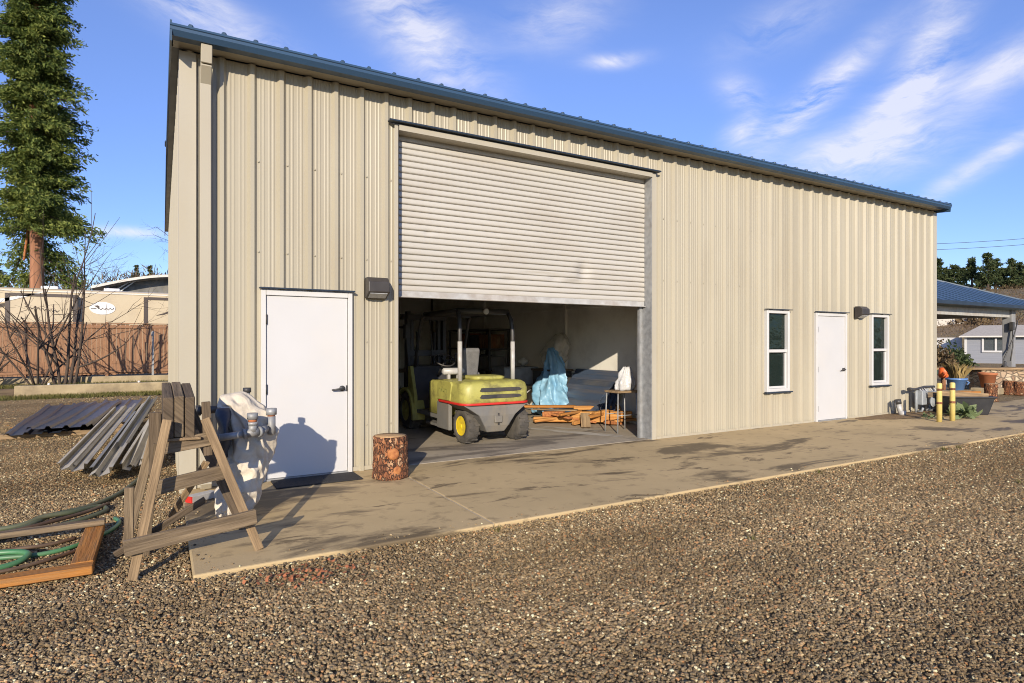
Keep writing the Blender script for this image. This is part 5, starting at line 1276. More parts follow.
m.tube([(cx - .16 + .04 * k, TY - .028, cz - .03 + .045 * math.sin(k * 1.9)) for k in range(15)], .012, 5); m.tube([(cx - .4, TY - .028, cz - .02), (cx - .22, TY - .028, cz - .015)], .012, 5); m.build('emblem_script', M['trailer_dark'], em)
m = MB(); m.tube([(-4.75 + .045 * k, TY - .30, 2.98 - .006 * k + .05 * math.sin(k * 2.1)) for k in range(26)], .012, 5); m.build('side_script', M['trailer_dark'], t)
for x in (-6.6, -4.1, -1.9): MB().box((x, TY + 1.1, 3.87), (.6, .5, .16)).build('roof_vent', M['decal'], t, bevel=.04, seg=2)
for x in (-4.0, -2.9): MB().lathe([(.2, -.1), (.36, -.1), (.38, -.06), (.38, .06), (.36, .1), (.2, .1)], (x, TY + .18, .38), 24, Matrix.Rotation(R(90), 3, 'X')).build('wheel', M['rubber'], t)
MB().box((-3.1, TY + 1.25, .68), (12.2, 1.9, .14)).build('chassis', M['iron_dark'], t)

# barrel-roofed carport further back
t = thing('carport', (1, 41.5, 0), 'pale curved roof of a dark carport behind the trailer', 'carport')
P = [(-3.3 + 8.6 * k / 16, 4.62 + .85 * math.sin(math.pi * k / 16)) for k in range(17)]
MB().prism(P + [(p[0], p[1] - .14) for p in P[::-1]], 'y', 39.5, 44.5).build('roof', M['roof_white'], t)
MB().prism([(-2.7, 4.2)] + [(p[0], p[1] - .18) for p in P[1:-1]] + [(4.7, 4.2)], 'y', 40.4, 40.5).build('gable_panel', M['chassis'], t)
for x in (-2.6, 4.6):
    for y in (39.9, 44.2): MB().box((x, y, 2.35), (.15, .15, 4.9)).build('post', M['grey_steel'], t)
m = MB(); m.bar((-2.4, 40.2, 4.35), (-1.4, 40.2, 5.1), .06, .06); m.bar((-2.1, 40.2, 4.35), (-1.1, 40.2, 5.2), .06, .06); m.build('brace', M['decal'], t)

# tall cedar with its bare red trunk
def cedar_r(u):
    z = u * 30
    return float(np.interp(z, [5.0, 6.5, 8, 9.5, 12, 16, 20, 24, 29.5], [1.2, 2.0, 2.1, 1.7, 2.15, 1.85, 1.45, 1.05, .2]))
cedar_base = (-5.75, 40.2, 0)
conifer('cedar_tree', cedar_base, 30, cedar_r, 'tall dark green cedar with red bare lower trunk rising behind the trailer', 'tree', None, M['cedar'], z0=.255, layers=84, per=14, clumps=6, n_per=34, leaf=.185, aspect=.34, trunk_r=.36, trunk_mat='cedar_bark', seed=4, droop=.22, fill=.085, gap=.24)
# a few extra low boughs: to the right and a dark curtain on the left
ced = bpy.data.objects['cedar_tree']; rg = np.random.default_rng(9); cs, ds = [], []; lm_ = MB()
bp_ = Vector(cedar_base)
rv = Vector((math.cos(R(30.2)), -math.sin(R(30.2)), 0)); fv = Vector((math.sin(R(30.2)), math.cos(R(30.2)), 0))
for (side, dep, z, L_, dr, n) in ((1, .2, 8.3, 2.7, .9, 26), (1, -.3, 7.6, 2.6, .7, 22), (.8, -.9, 9.0, 2.6, .6, 20), (-.55, .9, 7.6, 2.2, 2.2, 34), (-.9, .3, 7.2, 1.9, 2.4, 34), (-.7, 1.2, 6.4, 1.8, 2.4, 30), (.5, 1.2, 6.6, 2.0, 2.4, 28), (.9, .9, 6.2, 1.9, 2.0, 22), (-1, .6, 5.4, 1.6, 1.6, 22)):
    dvec = (rv * side + fv * dep).normalized()
    for k in range(n):
        f = (k + .5) / n; p = bp_ + dvec * (L_ * (.25 + .75 * f)) + Vector((0, 0, z - dr * f ** 1.6)) + Vector(rg.normal(size=3)) * .22
        cs.append(tuple(p)); ds.append((dvec.x, dvec.y, -.35))
    lm_.tube([bp_ + Vector((0, 0, z + .1)), bp_ + dvec * L_ * .5 + Vector((0, 0, z - dr * .25)), bp_ + dvec * L_ + Vector((0, 0, z - dr))], [.07, .05, .015], 6)
V, F = leaf_tris(cs, ds, 46, .20, .18, .34, rg, .3); mesh_np('crown', V, F, M['cedar'], ced, cedar_base)
lm_.build('limb', M['bare_bark'], ced)
sb_ = bp_ - rv * .62 - fv * .1
MB().bar(sb_ + Vector((.05, 0, 5.9)), sb_ + Vector((.28, 0, 8.0)), .16, .10).build('torn_limb', M['cut_orange'], ced, bevel=.03)

# background trees on the left
conifer('conifer', (-13.5, 52, 0), 12.5, lambda u: 2.6 * (1 - u) ** .8 + .1, 'dark sparse conifer at the left picture edge behind the cedar', 'tree', 'far trees on the left', M['pine'], layers=26, per=7, clumps=4, n_per=9, leaf=.45, seed=21, gap=.3)
conifer('conifer', (-9.8, 49, 0), 9, lambda u: 2.2 * (1 - u) ** .8 + .1, 'dark conifer just behind the cedar trunk', 'tree', 'far trees on the left', M['pine'], layers=24, per=7, clumps=4, n_per=9, leaf=.4, seed=22, gap=.15)
def at_az(px, d): 
    tt = (px - 512) / 602; return (d * (.503 + tt * .8643), d * (.8643 - tt * .503))
for (px, d, H, lab, sd) in ((136, 95, 14.0, 'small pointed dark conifer left of the other one above the carport roof', 23), (150, 97, 14.2, 'small pointed dark conifer above the carport roof, nearer the workshop', 24)):
    x, y = at_az(px, d); conifer('conifer', (x, y, 0), H, lambda u: 4.6 * (1 - u) + .02, lab, 'tree', 'far trees on the left', M['pine'], z0=.3, layers=30, per=7, clumps=3, n_per=10, leaf=.26, seed=sd, trunk_r=.16, fill=.08)
for (px, d, H, lab, sd) in ((72, 66, 15.5, 'brown bare tree right of the cedar trunk, lowest and leftmost of the bare crowns', 31), (88, 70, 18.5, 'brown bare tree in the middle of the bare crowns', 32), (106, 72, 16.5, 'brown bare tree at the right of the bare crowns', 33), (168, 60, 19, 'bare tree half hidden behind the workshop corner', 34), (54, 62, 15, 'bare tree close behind the cedar trunk', 35)):
    x, y = at_az(px, d); bare_tree('bare_tree', (x, y, 0), H, lab, 'tree', 'bare trees on the left skyline', sd, depth=5, r=.22, splits=(2, 4), l0=.40, up=.12)
rg = np.random.default_rng(77); cs = [(at_az(p, 84)[0], at_az(p, 84)[1], z) for p, z in zip(rg.uniform(-60, 175, 260), rg.uniform(.5, 11.0, 260))]
V, F = leaf_tris(cs, [(0, 0, 1)] * len(cs), 26, 1.2, .9, .12, rg); o = mesh_np('woodland', V, F, M['brush']); o['kind'] = 'stuff'

# bare many-stemmed shrub between kerb and fence
bare_tree('bare_shrub', (-3.35, 23.6, G + .2), 3.7, 'leafless shrub with many dark stems in front of the brown fence', 'shrub', None, 41, stems=6, depth=3, r=.036, spread=.58, up=.10, splits=(2, 3), l0=.62)
m = MB(); rg = np.random.default_rng(15)
for k in range(5): branch_rec(m, Vector((-2.9 + .12 * k, 23.7, G + .2)), Vector((.1 * (k - 1.5), 0, 1)).normalized(), 2.6 + .5 * (k % 3), .05, 2, rg, .25, .12, 5, (2, 3))
m.build('stem', M['bare_bark'], bpy.data.objects['bare_shrub'])
bare_tree('bare_shrub', (-5.0, 23.7, G + .2), 2.4, 'lower leafless shrub at the left picture edge by the kerb', 'shrub', None, 43, stems=7, depth=3, r=.045, spread=.9, up=.05, l0=.6)

# ------------------------------------------------------------------ right yard
# gas meter set against the wall
t = thing('gas_meter', (14.75, 7.0, 0), 'grey gas meter set with pipework at the right end of the beige wall', 'meter')
MB().tube([(14.10, 6.98, .525), (14.35, 6.98, .52), (14.7, 6.97, .56), (15.10, 6.97, .55)], .028, 10).tube([(14.06, 6.98, .525), (14.13, 6.98, .525)], .045, 10).build('header_pipe', M['iron_dark'], t)
for (x, r) in ((14.40, .03), (14.86, .03), (15.12, .03)): MB().tube([(x, 7.0, -.05), (x, 7.0, .52)], r, 10).tube([(x, 7.0, .02), (x, 6.88, .05), (x, 6.86, .12)], r * .8, 8).build('riser', M['meter'], t)
MB().box((14.52, 6.95, .33), (.20, .14, .32)).lathe([(.10, 0), (.13, .02), (.13, .05), (.05, .07)], (14.72, 6.84, .26), 18, Matrix.Rotation(R(90), 3, 'X')).build('regulator', M['meter'], t, bevel=.02)
MB().rings([rrect(14.99, 6.80, 7.0, .155, .06, z, rf=.04) for z in (.16, .20, .40, .46)]).build('meter_body', M['meter'], t, bevel=.01)
MB().box((14.99, 6.79, .40), (.16, .03, .09)).build('meter_dial', M['pale_metal'], t, bevel=.01)
m = MB()
for x in (14.45, 14.55, 14.66, 14.9, 15.05): m.tube([(x, 6.97, .54), (x + .03, 6.93, .48), (x + .02, 6.93, .40)], .013, 8)
m.build('elbow', M['pale_metal'], t)
t = thing('water_riser', (13.6, 6.95, 0), 'grey leaning valve stub with dark cap at the foot of the wall', 'valve')
MB().tube([(13.64, 6.92, -.03), (13.58, 6.96, .26)], .05, 12).tube([(13.64, 6.90, -.02), (13.64, 6.90, .09)], .07, 12).build('pipe', M['pale_metal'], t)
MB().tube([(13.585, 6.955, .24), (13.57, 6.965, .33)], .065, 12).tube([(13.50, 6.97, .02), (13.50, 6.97, .32)], .018, 8).build('cap', M['iron_dark'], t)
# yellow bollards
b0 = thing('bollard', (13.10, 5.95, 0), 'yellow pipe bollard with dark bands, nearer the wall corner', 'bollard', 'yellow bollards by the gas meter')
MB().lathe([(.046, 0), (.046, .735), (.04, .752), (.02, .76)], (13.10, 5.95, 0), 20).build('pipe', M['bollard'], b0)
for z in (.37, .63): MB().lathe([(.0475, -.022), (.0485, 0), (.0475, .022)], (13.10, 5.95, z), 20).build('band', M['bark'], b0)
b1 = copy_tree(b0); b1.location = (13.50, 5.90, 0); b1['label'] = 'yellow pipe bollard with dark bands, in front of the black tub'
# black tub with boards and soil, sage plant before it
def at_px(px, d): 
    tt = (px - 512) / 602; return (d * (.503 + tt * .8643), d * (.8643 - tt * .503))
tx, ty = 15.05, 6.40; rz_ = Matrix.Rotation(R(-30), 3, 'Z')
t = thing('planter_tub', (tx, ty, 0), 'wide black plastic tub on the concrete beside the yellow bollards', 'tub')
def ringrect(hx, hy, z): return [tuple(Vector((tx, ty, z)) + rz_ @ Vector((sx * hx, sy * hy, 0))) for sx, sy in ((-1, -1), (1, -1), (1, 1), (-1, 1))]
MB().rings([ringrect(.38, .26, .0), ringrect(.46, .34, .36), ringrect(.49, .37, .36), ringrect(.49, .37, .40), ringrect(.44, .32, .40), ringrect(.42, .30, .33)], smooth=False).build('tub_body', M['tub'], t, bevel=.008)
MB().rings([ringrect(.43, .31, .33), ringrect(.43, .31, .35)], smooth=False).build('soil', M['soil'], t)
for i, (dx, dy, mt, lab) in enumerate(((-.05, -.12, 'tan_wood', 'tan board lying across the front of the black tub'), (.0, .02, 'orange_wood', 'orange brown board lying across the middle of the black tub'), (-.15, .16, 'old_wood', 'grey board lying across the back of the black tub'))):
    c = Vector((tx, ty, .425 + .0 * i)) + rz_ @ Vector((dx, dy, 0)); dd = rz_ @ Matrix.Rotation(R((-6, 9, 3)[i]), 3, 'Z') @ Vector((.5, 0, .03 * (i - 1)))
    o = MB().bar(c - dd, c + dd, .11, .024, up=(0, 1, 0)).build('board', M[mt], origin=c, bevel=.004); tag(o, lab, 'board', 'boards across the black tub')
rg = np.random.default_rng(3)
def leafy(name, c, n, r, h, size, mat, lab, cat):
    cs, ds = [], []
    for k in range(n):
        a = rg.uniform(0, 2 * math.pi); f = rg.uniform(.2, 1); cs.append((c[0] + r * f * math.cos(a), c[1] + r * f * .6 * math.sin(a), c[2] + h * (1.1 - f) * rg.uniform(.4, 1) + .03)); ds.append((math.cos(a), math.sin(a) * .6, .35))
    V, F = leaf_tris(cs, ds, 2, .02, size, .55, rg); V[:, 2] = np.maximum(V[:, 2], c[2] + .006)
    t = thing(name, c, lab, cat); mesh_np('leaves', V, F, mat, t, c)
    m = MB()
    for k in range(6): a = k * 1.05; m.tube([c, (c[0] + r * .5 * math.cos(a), c[1] + r * .3 * math.sin(a), c[2] + h * .6)], .008, 5)
    m.build('stem', M['hose_dull'], t); return t
leafy('sage_plant', (14.30, 6.05, 0), 34, .38, .16, .20, M['sage'], 'low sage green broad leaved plant sprawling before the black tub', 'plant')
leafy('sage_plant', (13.55, 6.30, 0), 14, .26, .06, .09, M['sage'], 'flat small leaved green plant around the yellow bollards', 'plant')
# pots
def pot(name, c, r, h, mat, lab, n=28):
    t = thing(name, c, lab, 'pot'); MB().lathe([(r * .66, 0), (r * .92, h * .84), (r * 1.02, h * .84), (r * 1.04, h), (r * .93, h), (r * .88, h * .85)], c, n).build('pot_body', M[mat], t)
    MB().lathe([(r * .89, -.01), (r * .88, .01)], (c[0], c[1], c[2] + h * .87), n).build('soil', M['soil'], t); return t
x, y = at_px(956.5, 17); zb = G
o = MB().box((x, y, G + .12), (.75, .6, .24)).build('paver_plinth', M['kerb'], origin=(x, y, G), bevel=.02); tag(o, 'low pale block under the blue pot', 'block')
t = pot('plant_pot', (x, y, G + .245), .255, .35, 'blue_pot', 'blue round plant pot behind the black tub')
MB().tube([(x + .20, y - .17, G + .50), (x + .27, y - .20, G + .47), (x + .22, y - .16, G + .40)], .02, 8).build('pot_handle', M['blue_pot'], t)
gx, gy, gz_ = x, y, G + .56; n = 260; V, F = [], []
for k in range(n):
    a = rg.uniform(0, 2 * math.pi); lean = abs(rg.normal()) * .22; h = rg.uniform(.2, .52); r0 = rg.uniform(0, .18)
    d = np.array([math.cos(a), math.sin(a), 0]); s = np.array([-d[1], d[0], 0]) * .005
    p0 = np.array([gx, gy, gz_]) + d * r0; p1 = p0 + d * lean * .4 * h + (0, 0, h * .6); p2 = p0 + d * lean * 1.5 * h + (0, 0, h * .92)
    i = len(V); V += [p0 - s, p0 + s, p1 + s, p2, p1 - s]; F.append((i, i + 1, i + 2, i + 3, i + 4))
t = thing('ornamental_grass', (gx, gy, gz_), 'tuft of dry tan ornamental grass growing in the blue pot', 'plant'); mesh_np('blades', V, F, M['plume'], t, (gx, gy, gz_))
x, y = at_px(987.5, 18.6)
o = MB().box((x, y, G + .10), (.8, .6, .20)).build('paver_plinth', M['kerb'], origin=(x, y, G), bevel=.02); tag(o, 'low pale block under the terracotta pot', 'block')
pot('plant_pot', (x, y, G + .205), .245, .46, 'terracotta', 'terracotta flower pot standing left of the stone counter')
x, y = at_px(943.5, 18)
t = thing('lantern', (x, y, G), 'orange red lantern on a dark post beside the blue pot', 'lantern')
MB().tube([(x, y, G), (x, y, .50)], .06, 12).build('post', M['bark'], t); MB().lathe([(.10, 0), (.13, .06), (.13, .22), (.10, .30)], (x, y, .50), 12).build('shade', M['red_post'], t)
# stone counter with a long plank top
A = Vector((23.6, 9.4, 0)); d = Vector((.864, -.503, 0)); nrm = Vector((.503, .864, 0))
t = thing('stone_counter', tuple(A), 'rubble stone counter with a long tan plank top at the right edge', 'counter')
rot = Matrix((d, nrm, Vector((0, 0, 1)))).transposed()
MB().box(A + d * 1.75 + nrm * .3 + Vector((0, 0, .28)), (3.6, .6, .72), rot).build('stone_base', M['stone'], t, bevel=.03)
MB().box(A + d * .60 + nrm * .3 + Vector((0, 0, .685)), (6.4, .75, .07), rot).build('plank_top', M['tan_wood'], t, bevel=.008)
for k in (-1.1, -2.35): MB().box(A + d * k + nrm * .3 + Vector((0, 0, .29)), (.09, .09, .72), rot).build('leg', M['roof_white'], t)
for (px, dd, r, h, lab) in ((1009.5, 18.5, .17, .42, 'short bark covered log before the stone counter, left of its twin'), (1020.5, 18.3, .18, .40, 'short bark covered log before the stone counter, at the picture edge'), (991, 16.3, .15, .48, 'reddish upright log beside the black tub')):
    x, y = at_px(px, dd); log_round('log_stump', (x, y, G), r, h, lab, 'log', 'logs by the stone counter')
x, y = at_px(1004, 20.6); t = thing('hand_pump', (x, y, .72), 'black curved spout fixture standing on the stone counter', 'pump')
MB().lathe([(.10, 0), (.10, .03), (.05, .06), (.05, .16), (.02, .2)], (x + .05, y, .72), 14).tube([(x - .05, y, .73), (x + .02, y + .02, .95), (x + .35, y - .15, 1.75), (x + .5, y - .2, 2.3)], .02, 8).build('spout', M['iron_dark'], t)

# neighbouring carport: hipped blue roof on grey steel posts
t = thing('carport', (24, 13, 0), 'open carport with hipped blue metal roof and grey posts beyond the workshop', 'carport')
x0, x1, y0, y1, ze, zr = 17.2, 30.2, 9.5, 18.0, 2.86, 4.62
ym_ = (y0 + y1) / 2; hx = 4.3
m = MB(); a, b, c, e = (x0, y0, ze), (x1, y0, ze), (x1, y1, ze), (x0, y1, ze); r0, r1 = (x0 + hx, ym_, zr), (x1 - hx, ym_, zr)
m.quad(a, b, r1, r0); m.quad(c, e, r0, r1); i = len(m.v); m.v += [b, c, r1, e, a, r0]; m.face((i, i + 1, i + 2)); m.face((i + 3, i + 4, i + 5)); m.quad(a, e, c, b)
rf_ = m.build('roof', M['roof_blue'], t, fix=False)
m = MB(); x = x0 + .4
while x < x1:
    f = min(1, (x - x0) / hx, (x1 - x) / hx); m.bar((x, y0, ze + .012), (x, y0 + (ym_ - y0) * f, ze + .004 + (zr - ze) * f), .03, .025); x += .61
m.bar(b, r1, .12, .05); m.bar(r0, r1, .14, .05); m.build('seam', M['roof_blue'], rf_)
MB().box(((x0 + x1) / 2, y0 - .06, ze - .04), (x1 - x0 + .1, .12, .13)).build('gutter', M['blue_dark'], t, bevel=.01)
m = MB(); m.box(((x0 + 26.9) / 2, y0 + .45, ze - .26), (26.9 - x0, .15, .26)); m.box((26.9, (y0 + y1) / 2 + .2, ze - .24), (.15, y1 - y0 - .8, .26)); m.build('beam', M['pale_metal'], t)
for (x, y) in ((26.95, y0 + .45), (26.95, y1 - .5), (17.6, y0 + .45), (17.6, y1 - .5)):
    MB().box((x, y, ze / 2 - .12), (.30, .30, ze - .02 + .05)).build('post', M['grey_steel'], t, bevel=.01)
MB().box((27.55, y0 + .6, ze / 2 - .1), (.16, .16, ze - .1)).build('post', M['iron_dark'], t)
MB().box((26.75, y0 + .28, 2.15), (.16, .10, .30)).tube([(26.72, y0 + .25, 2.0), (26.65, y0 + .22, 1.4), (26.4, y0 + .2, .9)], .02, 6).build('speaker_box', M['iron_dark'], t)

# grey cottage with a white window
c0 = Vector((50.7, 21.4, 0)); d = Vector((.358, -.934, 0)); nrm = Vector((.934, .358, 0)); rot = Matrix((d, nrm, Vector((0, 0, 1)))).transposed()
t = thing('cottage', tuple(c0), 'small blue grey cottage with a white framed window beyond the carport', 'house')
MB().box(c0 + d * 2.3 + nrm * 2 + Vector((0, 0, 1.0)), (4.5, 4, 2.15), rot).build('wall', M['siding'], t)
P = lambda u, w, z: tuple(c0 + d * u + nrm * w + Vector((0, 0, z)))
m = MB(); m.quad(P(-.3, -.4, 2.02), P(4.9, -.4, 2.02), P(4.4, 2, 2.85), P(.9, 2, 2.85)); m.quad(P(-.3, 4.4, 2.02), P(-.3, -.4, 2.02), P(.9, 2, 2.85), P(.9, 2.01, 2.85)); m.quad(P(4.9, 4.4, 2.02), P(-.3, 4.4, 2.02), P(.9, 2, 2.85), P(4.4, 2, 2.85)); m.quad(P(4.9, -.4, 2.02), P(4.9, 4.4, 2.02), P(4.4, 2.01, 2.85), P(4.4, 2, 2.85)); m.quad(P(-.3, -.4, 1.98), P(-.3, 4.4, 1.98), P(4.9, 4.4, 1.98), P(4.9, -.4, 1.98))
m.build('roof', M['cottage_roof'], t, fix=False)
MB().box(P(2.3, -.4, 2.0), (5.2, .05, .10), rot).build('fascia', M['roof_white'], t); MB().box(P(.08, -.03, .98), (.14, .06, 2.0), rot).build('corner_board', M['white_vinyl'], t)
w = MB()
for u in (1.07, 1.8, 2.53): w.box(P(u, -.04, 1.45), (.12, .10, 1.16), rot)
for z in (.93, 1.97): w.box(P(1.8, -.045, z), (1.58, .10, .13), rot)
wn = w.build('window', M['white_vinyl'], t)
for u in (1.43, 2.17): MB().box(P(u, -.012, 1.45), (.66, .03, .96), rot).build('pane', M['glass'], wn)
# white board fence left of the cottage
t = thing('vinyl_fence', P(-2, 1, 0), 'white solid board fence left of the grey cottage', 'fence')
for k in range(5): MB().box(P(-1.25 - 2.0 * k, 1.5, .98), (1.88, .05, 1.75), rot).build('panel', M['white_vinyl'], t); MB().box(P(-.25 - 2.0 * k, 1.5, 1.02), (.12, .12, 2.0), rot).build('post', M['white_vinyl'], t)
MB().box(P(-5, 1.5, 1.9), (9.5, .08, .09), rot).build('rail', M['white_vinyl'], t)
# shrubs below it
for (px, dd, r, h, mt, lab) in ((951, 40, .9, 1.2, 'pine', 'dark rounded shrub before the white fence'), (959, 41, .8, .8, 'pine', 'lower dark shrub beside the cottage corner'), (941, 38, .8, 1.4, 'brush', 'brown shrub before the white fence near the workshop wall'), (972, 62, 2.2, 2.6, 'brush', 'large brown bush on the slope above the cottage')):
    x, y = at_px(px, dd); zb = 0 if dd < 50 else 1.6; n = 120
    cs = [(x + rg.normal() * r * .4, y + rg.normal() * r * .4, zb + abs(rg.normal()) * h * .42) for _ in range(n)]
    V, F = leaf_tris(cs, [(0, 0, .6)] * n, 10, r * .14, r * .28, .4, rg); t = thing('shrub', (x, y, zb), lab, 'shrub', 'shrubs around the grey cottage'); mesh_np('leaves', V, F, M[mt], t, (x, y, zb))
    m = MB()
    for k in range(5): a = k * 1.3; m.tube([(x, y, zb - .1), (x + r * .4 * math.cos(a), y + r * .4 * math.sin(a), zb + h * .6)], .03, 5)
    m.build('stem', M['bare_bark'], t)

# house and pale rail fence up the slope, pines on the hill
def hill_z(x, y):
    r = math.hypot(x, y); dg_ = math.degrees(math.atan2(x, y))
    w = max(0, min(1, (dg_ - 35) / 18)) * max(0, min(1, (115 - dg_) / 15)); w = w * w * (3 - 2 * w)
    h = float(np.interp(r, [57, 68, 80, 112, 155, 190, 2500], [0, 2.2, 3.8, 7.4, 12.2, 13.6, 13.6])) if r > 57 else 0
    b = 0 if r < 57 else 1.2 * mnoise.noise(Vector((x * .03, y * .03, 0))) * min(1, (r - 57) / 60)
    return G - .012 + h * w + b * w
x, y = at_px(997, 55); zb = hill_z(x, y) - .1
t = thing('shed', (x, y, zb), 'low white shed on the slope above the cottage roof', 'shed')
MB().box((x, y, zb + .25), (1.0, 1.9, .5), None).build('wall', M['white_vinyl'], t)
Q = lambda u, w, z: tuple(Vector((x, y, zb + z)) + rot @ Vector((u, w, 0)))
MB().box((x, y, zb + .54), (1.3, 2.2, .07)).build('roof', M['cottage_roof'], t)
MB().box((x - .51, y + .2, zb + .28), (.03, .5, .28)).build('window', M['glass'], t)
t = thing('rail_fence', (at_px(950, 72)[0], at_px(950, 72)[1], 0), 'pale picket fence on the slope behind the carport', 'fence')
pk = MB(); rl = MB(); prev = None
for k in range(46):
    px = 925 + k * 1.15; fx_, fy_ = at_px(px, 62 + .02 * k); zz = hill_z(fx_, fy_); pk.box((fx_, fy_, zz + .55), (.12, .04, 1.3), rot)
    if prev: rl.bar(prev, (fx_, fy_, zz + .8), .05, .10)
    prev = (fx_, fy_, zz + .8)
pk.build('pickets', M['roof_white'], t); rl.build('rail', M['roof_white'], t)
# pines along the hilltop
r5 = random.Random(8)
spots = [(938, 128, 11, 'tall thin'), (946, 134, 8.5, 'loose'), (954, 126, 8.8, 'broad'), (963, 138, 9.0, 'dense'), (972, 124, 10.5, 'tall sparse'), (980, 140, 8, 'short'), (988, 120, 11.5, 'broad dense'), (996, 128, 11, 'broad dark'), (1005, 136, 9.2, 'narrow'), (1012, 126, 10.8, 'tall'), (1019, 132, 10.5, 'dense dark'), (1030, 128, 11, 'broad'), (1042, 126, 10, 'tall'), (926, 130, 9.5, 'loose'), (912, 130, 10, 'tall')]
words_ = ['touching the workshop edge', 'second right of the workshop edge', 'third right of the workshop edge', 'fourth right of the workshop edge', 'standing alone with bare lower stem', 'between two taller pines', 'above the carport roof slope', 'right beside the broadest pine', 'left of the right hand clump', 'in the right hand clump', 'at the right picture edge', 'just beyond the right picture edge', 'well beyond the right picture edge', 'hidden just behind the workshop', 'hidden deeper behind the workshop']
for i, ((px, dd, H, kd), wd) in enumerate(zip(spots, words_)):
    x, y = at_px(px, dd); zb = hill_z(x, y) - .3
    wdt = {'broad': 3.2, 'broad dense': 3.3, 'broad dark': 3.2, 'dense': 2.6, 'dense dark': 2.8}.get(kd, 1.8) * .85
    conifer('pine_tree', (x, y, zb), H * .66, (lambda u, w_=wdt: w_ * (1 - u) ** .85 * (.55 + .45 * min(1, u * 2.2)) + .15), '%s dark pine on the hill, %s' % (kd, wd), 'tree', 'pines on the hilltop', M['pine'], z0=.42 if 'sparse' in kd or 'thin' in kd else .22, layers=16, per=7, clumps=3, n_per=13, leaf=.5, aspect=.34, seed=60 + i, trunk_r=.22, droop=.1, gap=.42, fill=.38)
rg = np.random.default_rng(78); cs = []
for p, dd in zip(rg.uniform(880, 1200, 520), rg.uniform(135, 175, 520)):
    x, y = at_px(p, dd); cs.append((x, y, hill_z(x, y) + rg.uniform(.1, 1.0)))
V, F = leaf_tris(cs, [(0, 0, 1)] * len(cs), 20, 1.0, .7, .4, rg); o = mesh_np('woodland', V, F, M['pine']); o['kind'] = 'stuff'
rg = np.random.default_rng(79); cs = []
for p, dd in zip(rg.uniform(900, 1100, 900), rg.uniform(50, 122, 900)):
    x, y = at_px(p, dd); cs.append((x, y, hill_z(x, y) + rg.uniform(0, .6)))
V, F = leaf_tris(cs, [(0, 0, 1)] * len(cs), 24, .6, .22, .25, rg); o = mesh_np('brushwood', V, F, M['brush']); o['kind'] = 'stuff'
# overhead wires
A_, B_ = at_px(850, 72), at_px(1120, 60)
for (za, zb_, nm) in ((13.3, 12.9, 'upper thin overhead wire crossing the sky right of the workshop'), (12.6, 12.3, 'lower thin overhead wire crossing the sky right of the workshop')):
    pts = [(A_[0] + (B_[0] - A_[0]) * f, A_[1] + (B_[1] - A_[1]) * f, za + (zb_ - za) * f - 1.0 * 4 * f * (1 - f) * .5) for f in np.linspace(0, 1, 16)]
    o = MB().tube(pts, .022, 6).build('overhead_wire', M['iron_dark'], origin=pts[0]); tag(o, nm, 'wire', 'overhead wires')


# ------------------------------------------------------------------ sky, sun, camera
SUN_EL, SUN_AZ = 18.5, 180 + 31.6            # azimuth clockwise from +Y: the sun stands behind and to the left
world = bpy.data.worlds.new('World'); scene.world = world; world.use_nodes = True
nt = world.node_tree; L = nt.links.new
bg = nt.nodes['Background']
sky = nt.nodes.new('ShaderNodeTexSky'); sky.sky_type = 'NISHITA'; sky.sun_disc = False
sky.sun_elevation = R(SUN_EL); sky.sun_rotation = R(SUN_AZ); sky.altitude = 300; sky.air_density = 1.0; sky.dust_density = .25; sky.ozone_density = 3.0
SKY = .105
bg.inputs['Strength'].default_value = SKY
tc = nt.nodes.new('ShaderNodeTexCoord')
sx = nt.nodes.new('ShaderNodeSeparateXYZ'); L(tc.outputs['Generated'], sx.inputs['Vector'])
def mth(op, a, b=None, c=None):
    n = nt.nodes.new('ShaderNodeMath'); n.operation = op
    for i, v in enumerate((a, b, c)):
        if v is None: continue
        if isinstance(v, (int, float)): n.inputs[i].default_value = v
        else: L(v, n.inputs[i])
    return n.outputs[0]
az = mth('MULTIPLY', mth('ARCTAN2', sx.outputs['X'], sx.outputs['Y']), 57.29578)
el = mth('MULTIPLY', mth('ARCSINE', sx.outputs['Z']), 57.29578)
cv = nt.nodes.new('ShaderNodeCombineXYZ'); L(az, cv.inputs[0]); L(el, cv.inputs[1])
# wispy streak noise: warped, drawn out along a direction that climbs to the right
wn_ = N(nt, 'ShaderNodeTexNoise'); wn_.inputs['Scale'].default_value = .10; wn_.inputs['Detail'].default_value = 3; L(cv.outputs[0], wn_.inputs['Vector'])
wm = nt.nodes.new('ShaderNodeVectorMath'); wm.operation = 'MULTIPLY_ADD'; L(wn_.outputs['Color'], wm.inputs[0]); wm.inputs[1].default_value = (6, 6, 0); L(cv.outputs[0], wm.inputs[2])
def streak(rot, sc):
    mp = nt.nodes.new('ShaderNodeMapping'); mp.inputs['Rotation'].default_value = (0, 0, R(rot)); mp.inputs['Scale'].default_value = sc
    L(wm.outputs[0], mp.inputs['Vector'])
    n = N(nt, 'ShaderNodeTexNoise'); n.inputs['Scale'].default_value = 1; n.inputs['Detail'].default_value = 9; n.inputs['Roughness'].default_value = .66
    L(mp.outputs['Vector'], n.inputs['Vector']); return n.outputs['Fac']
nsR = streak(-38, (.10, .34, 1)); nsL = streak(35, (.085, .30, 1))
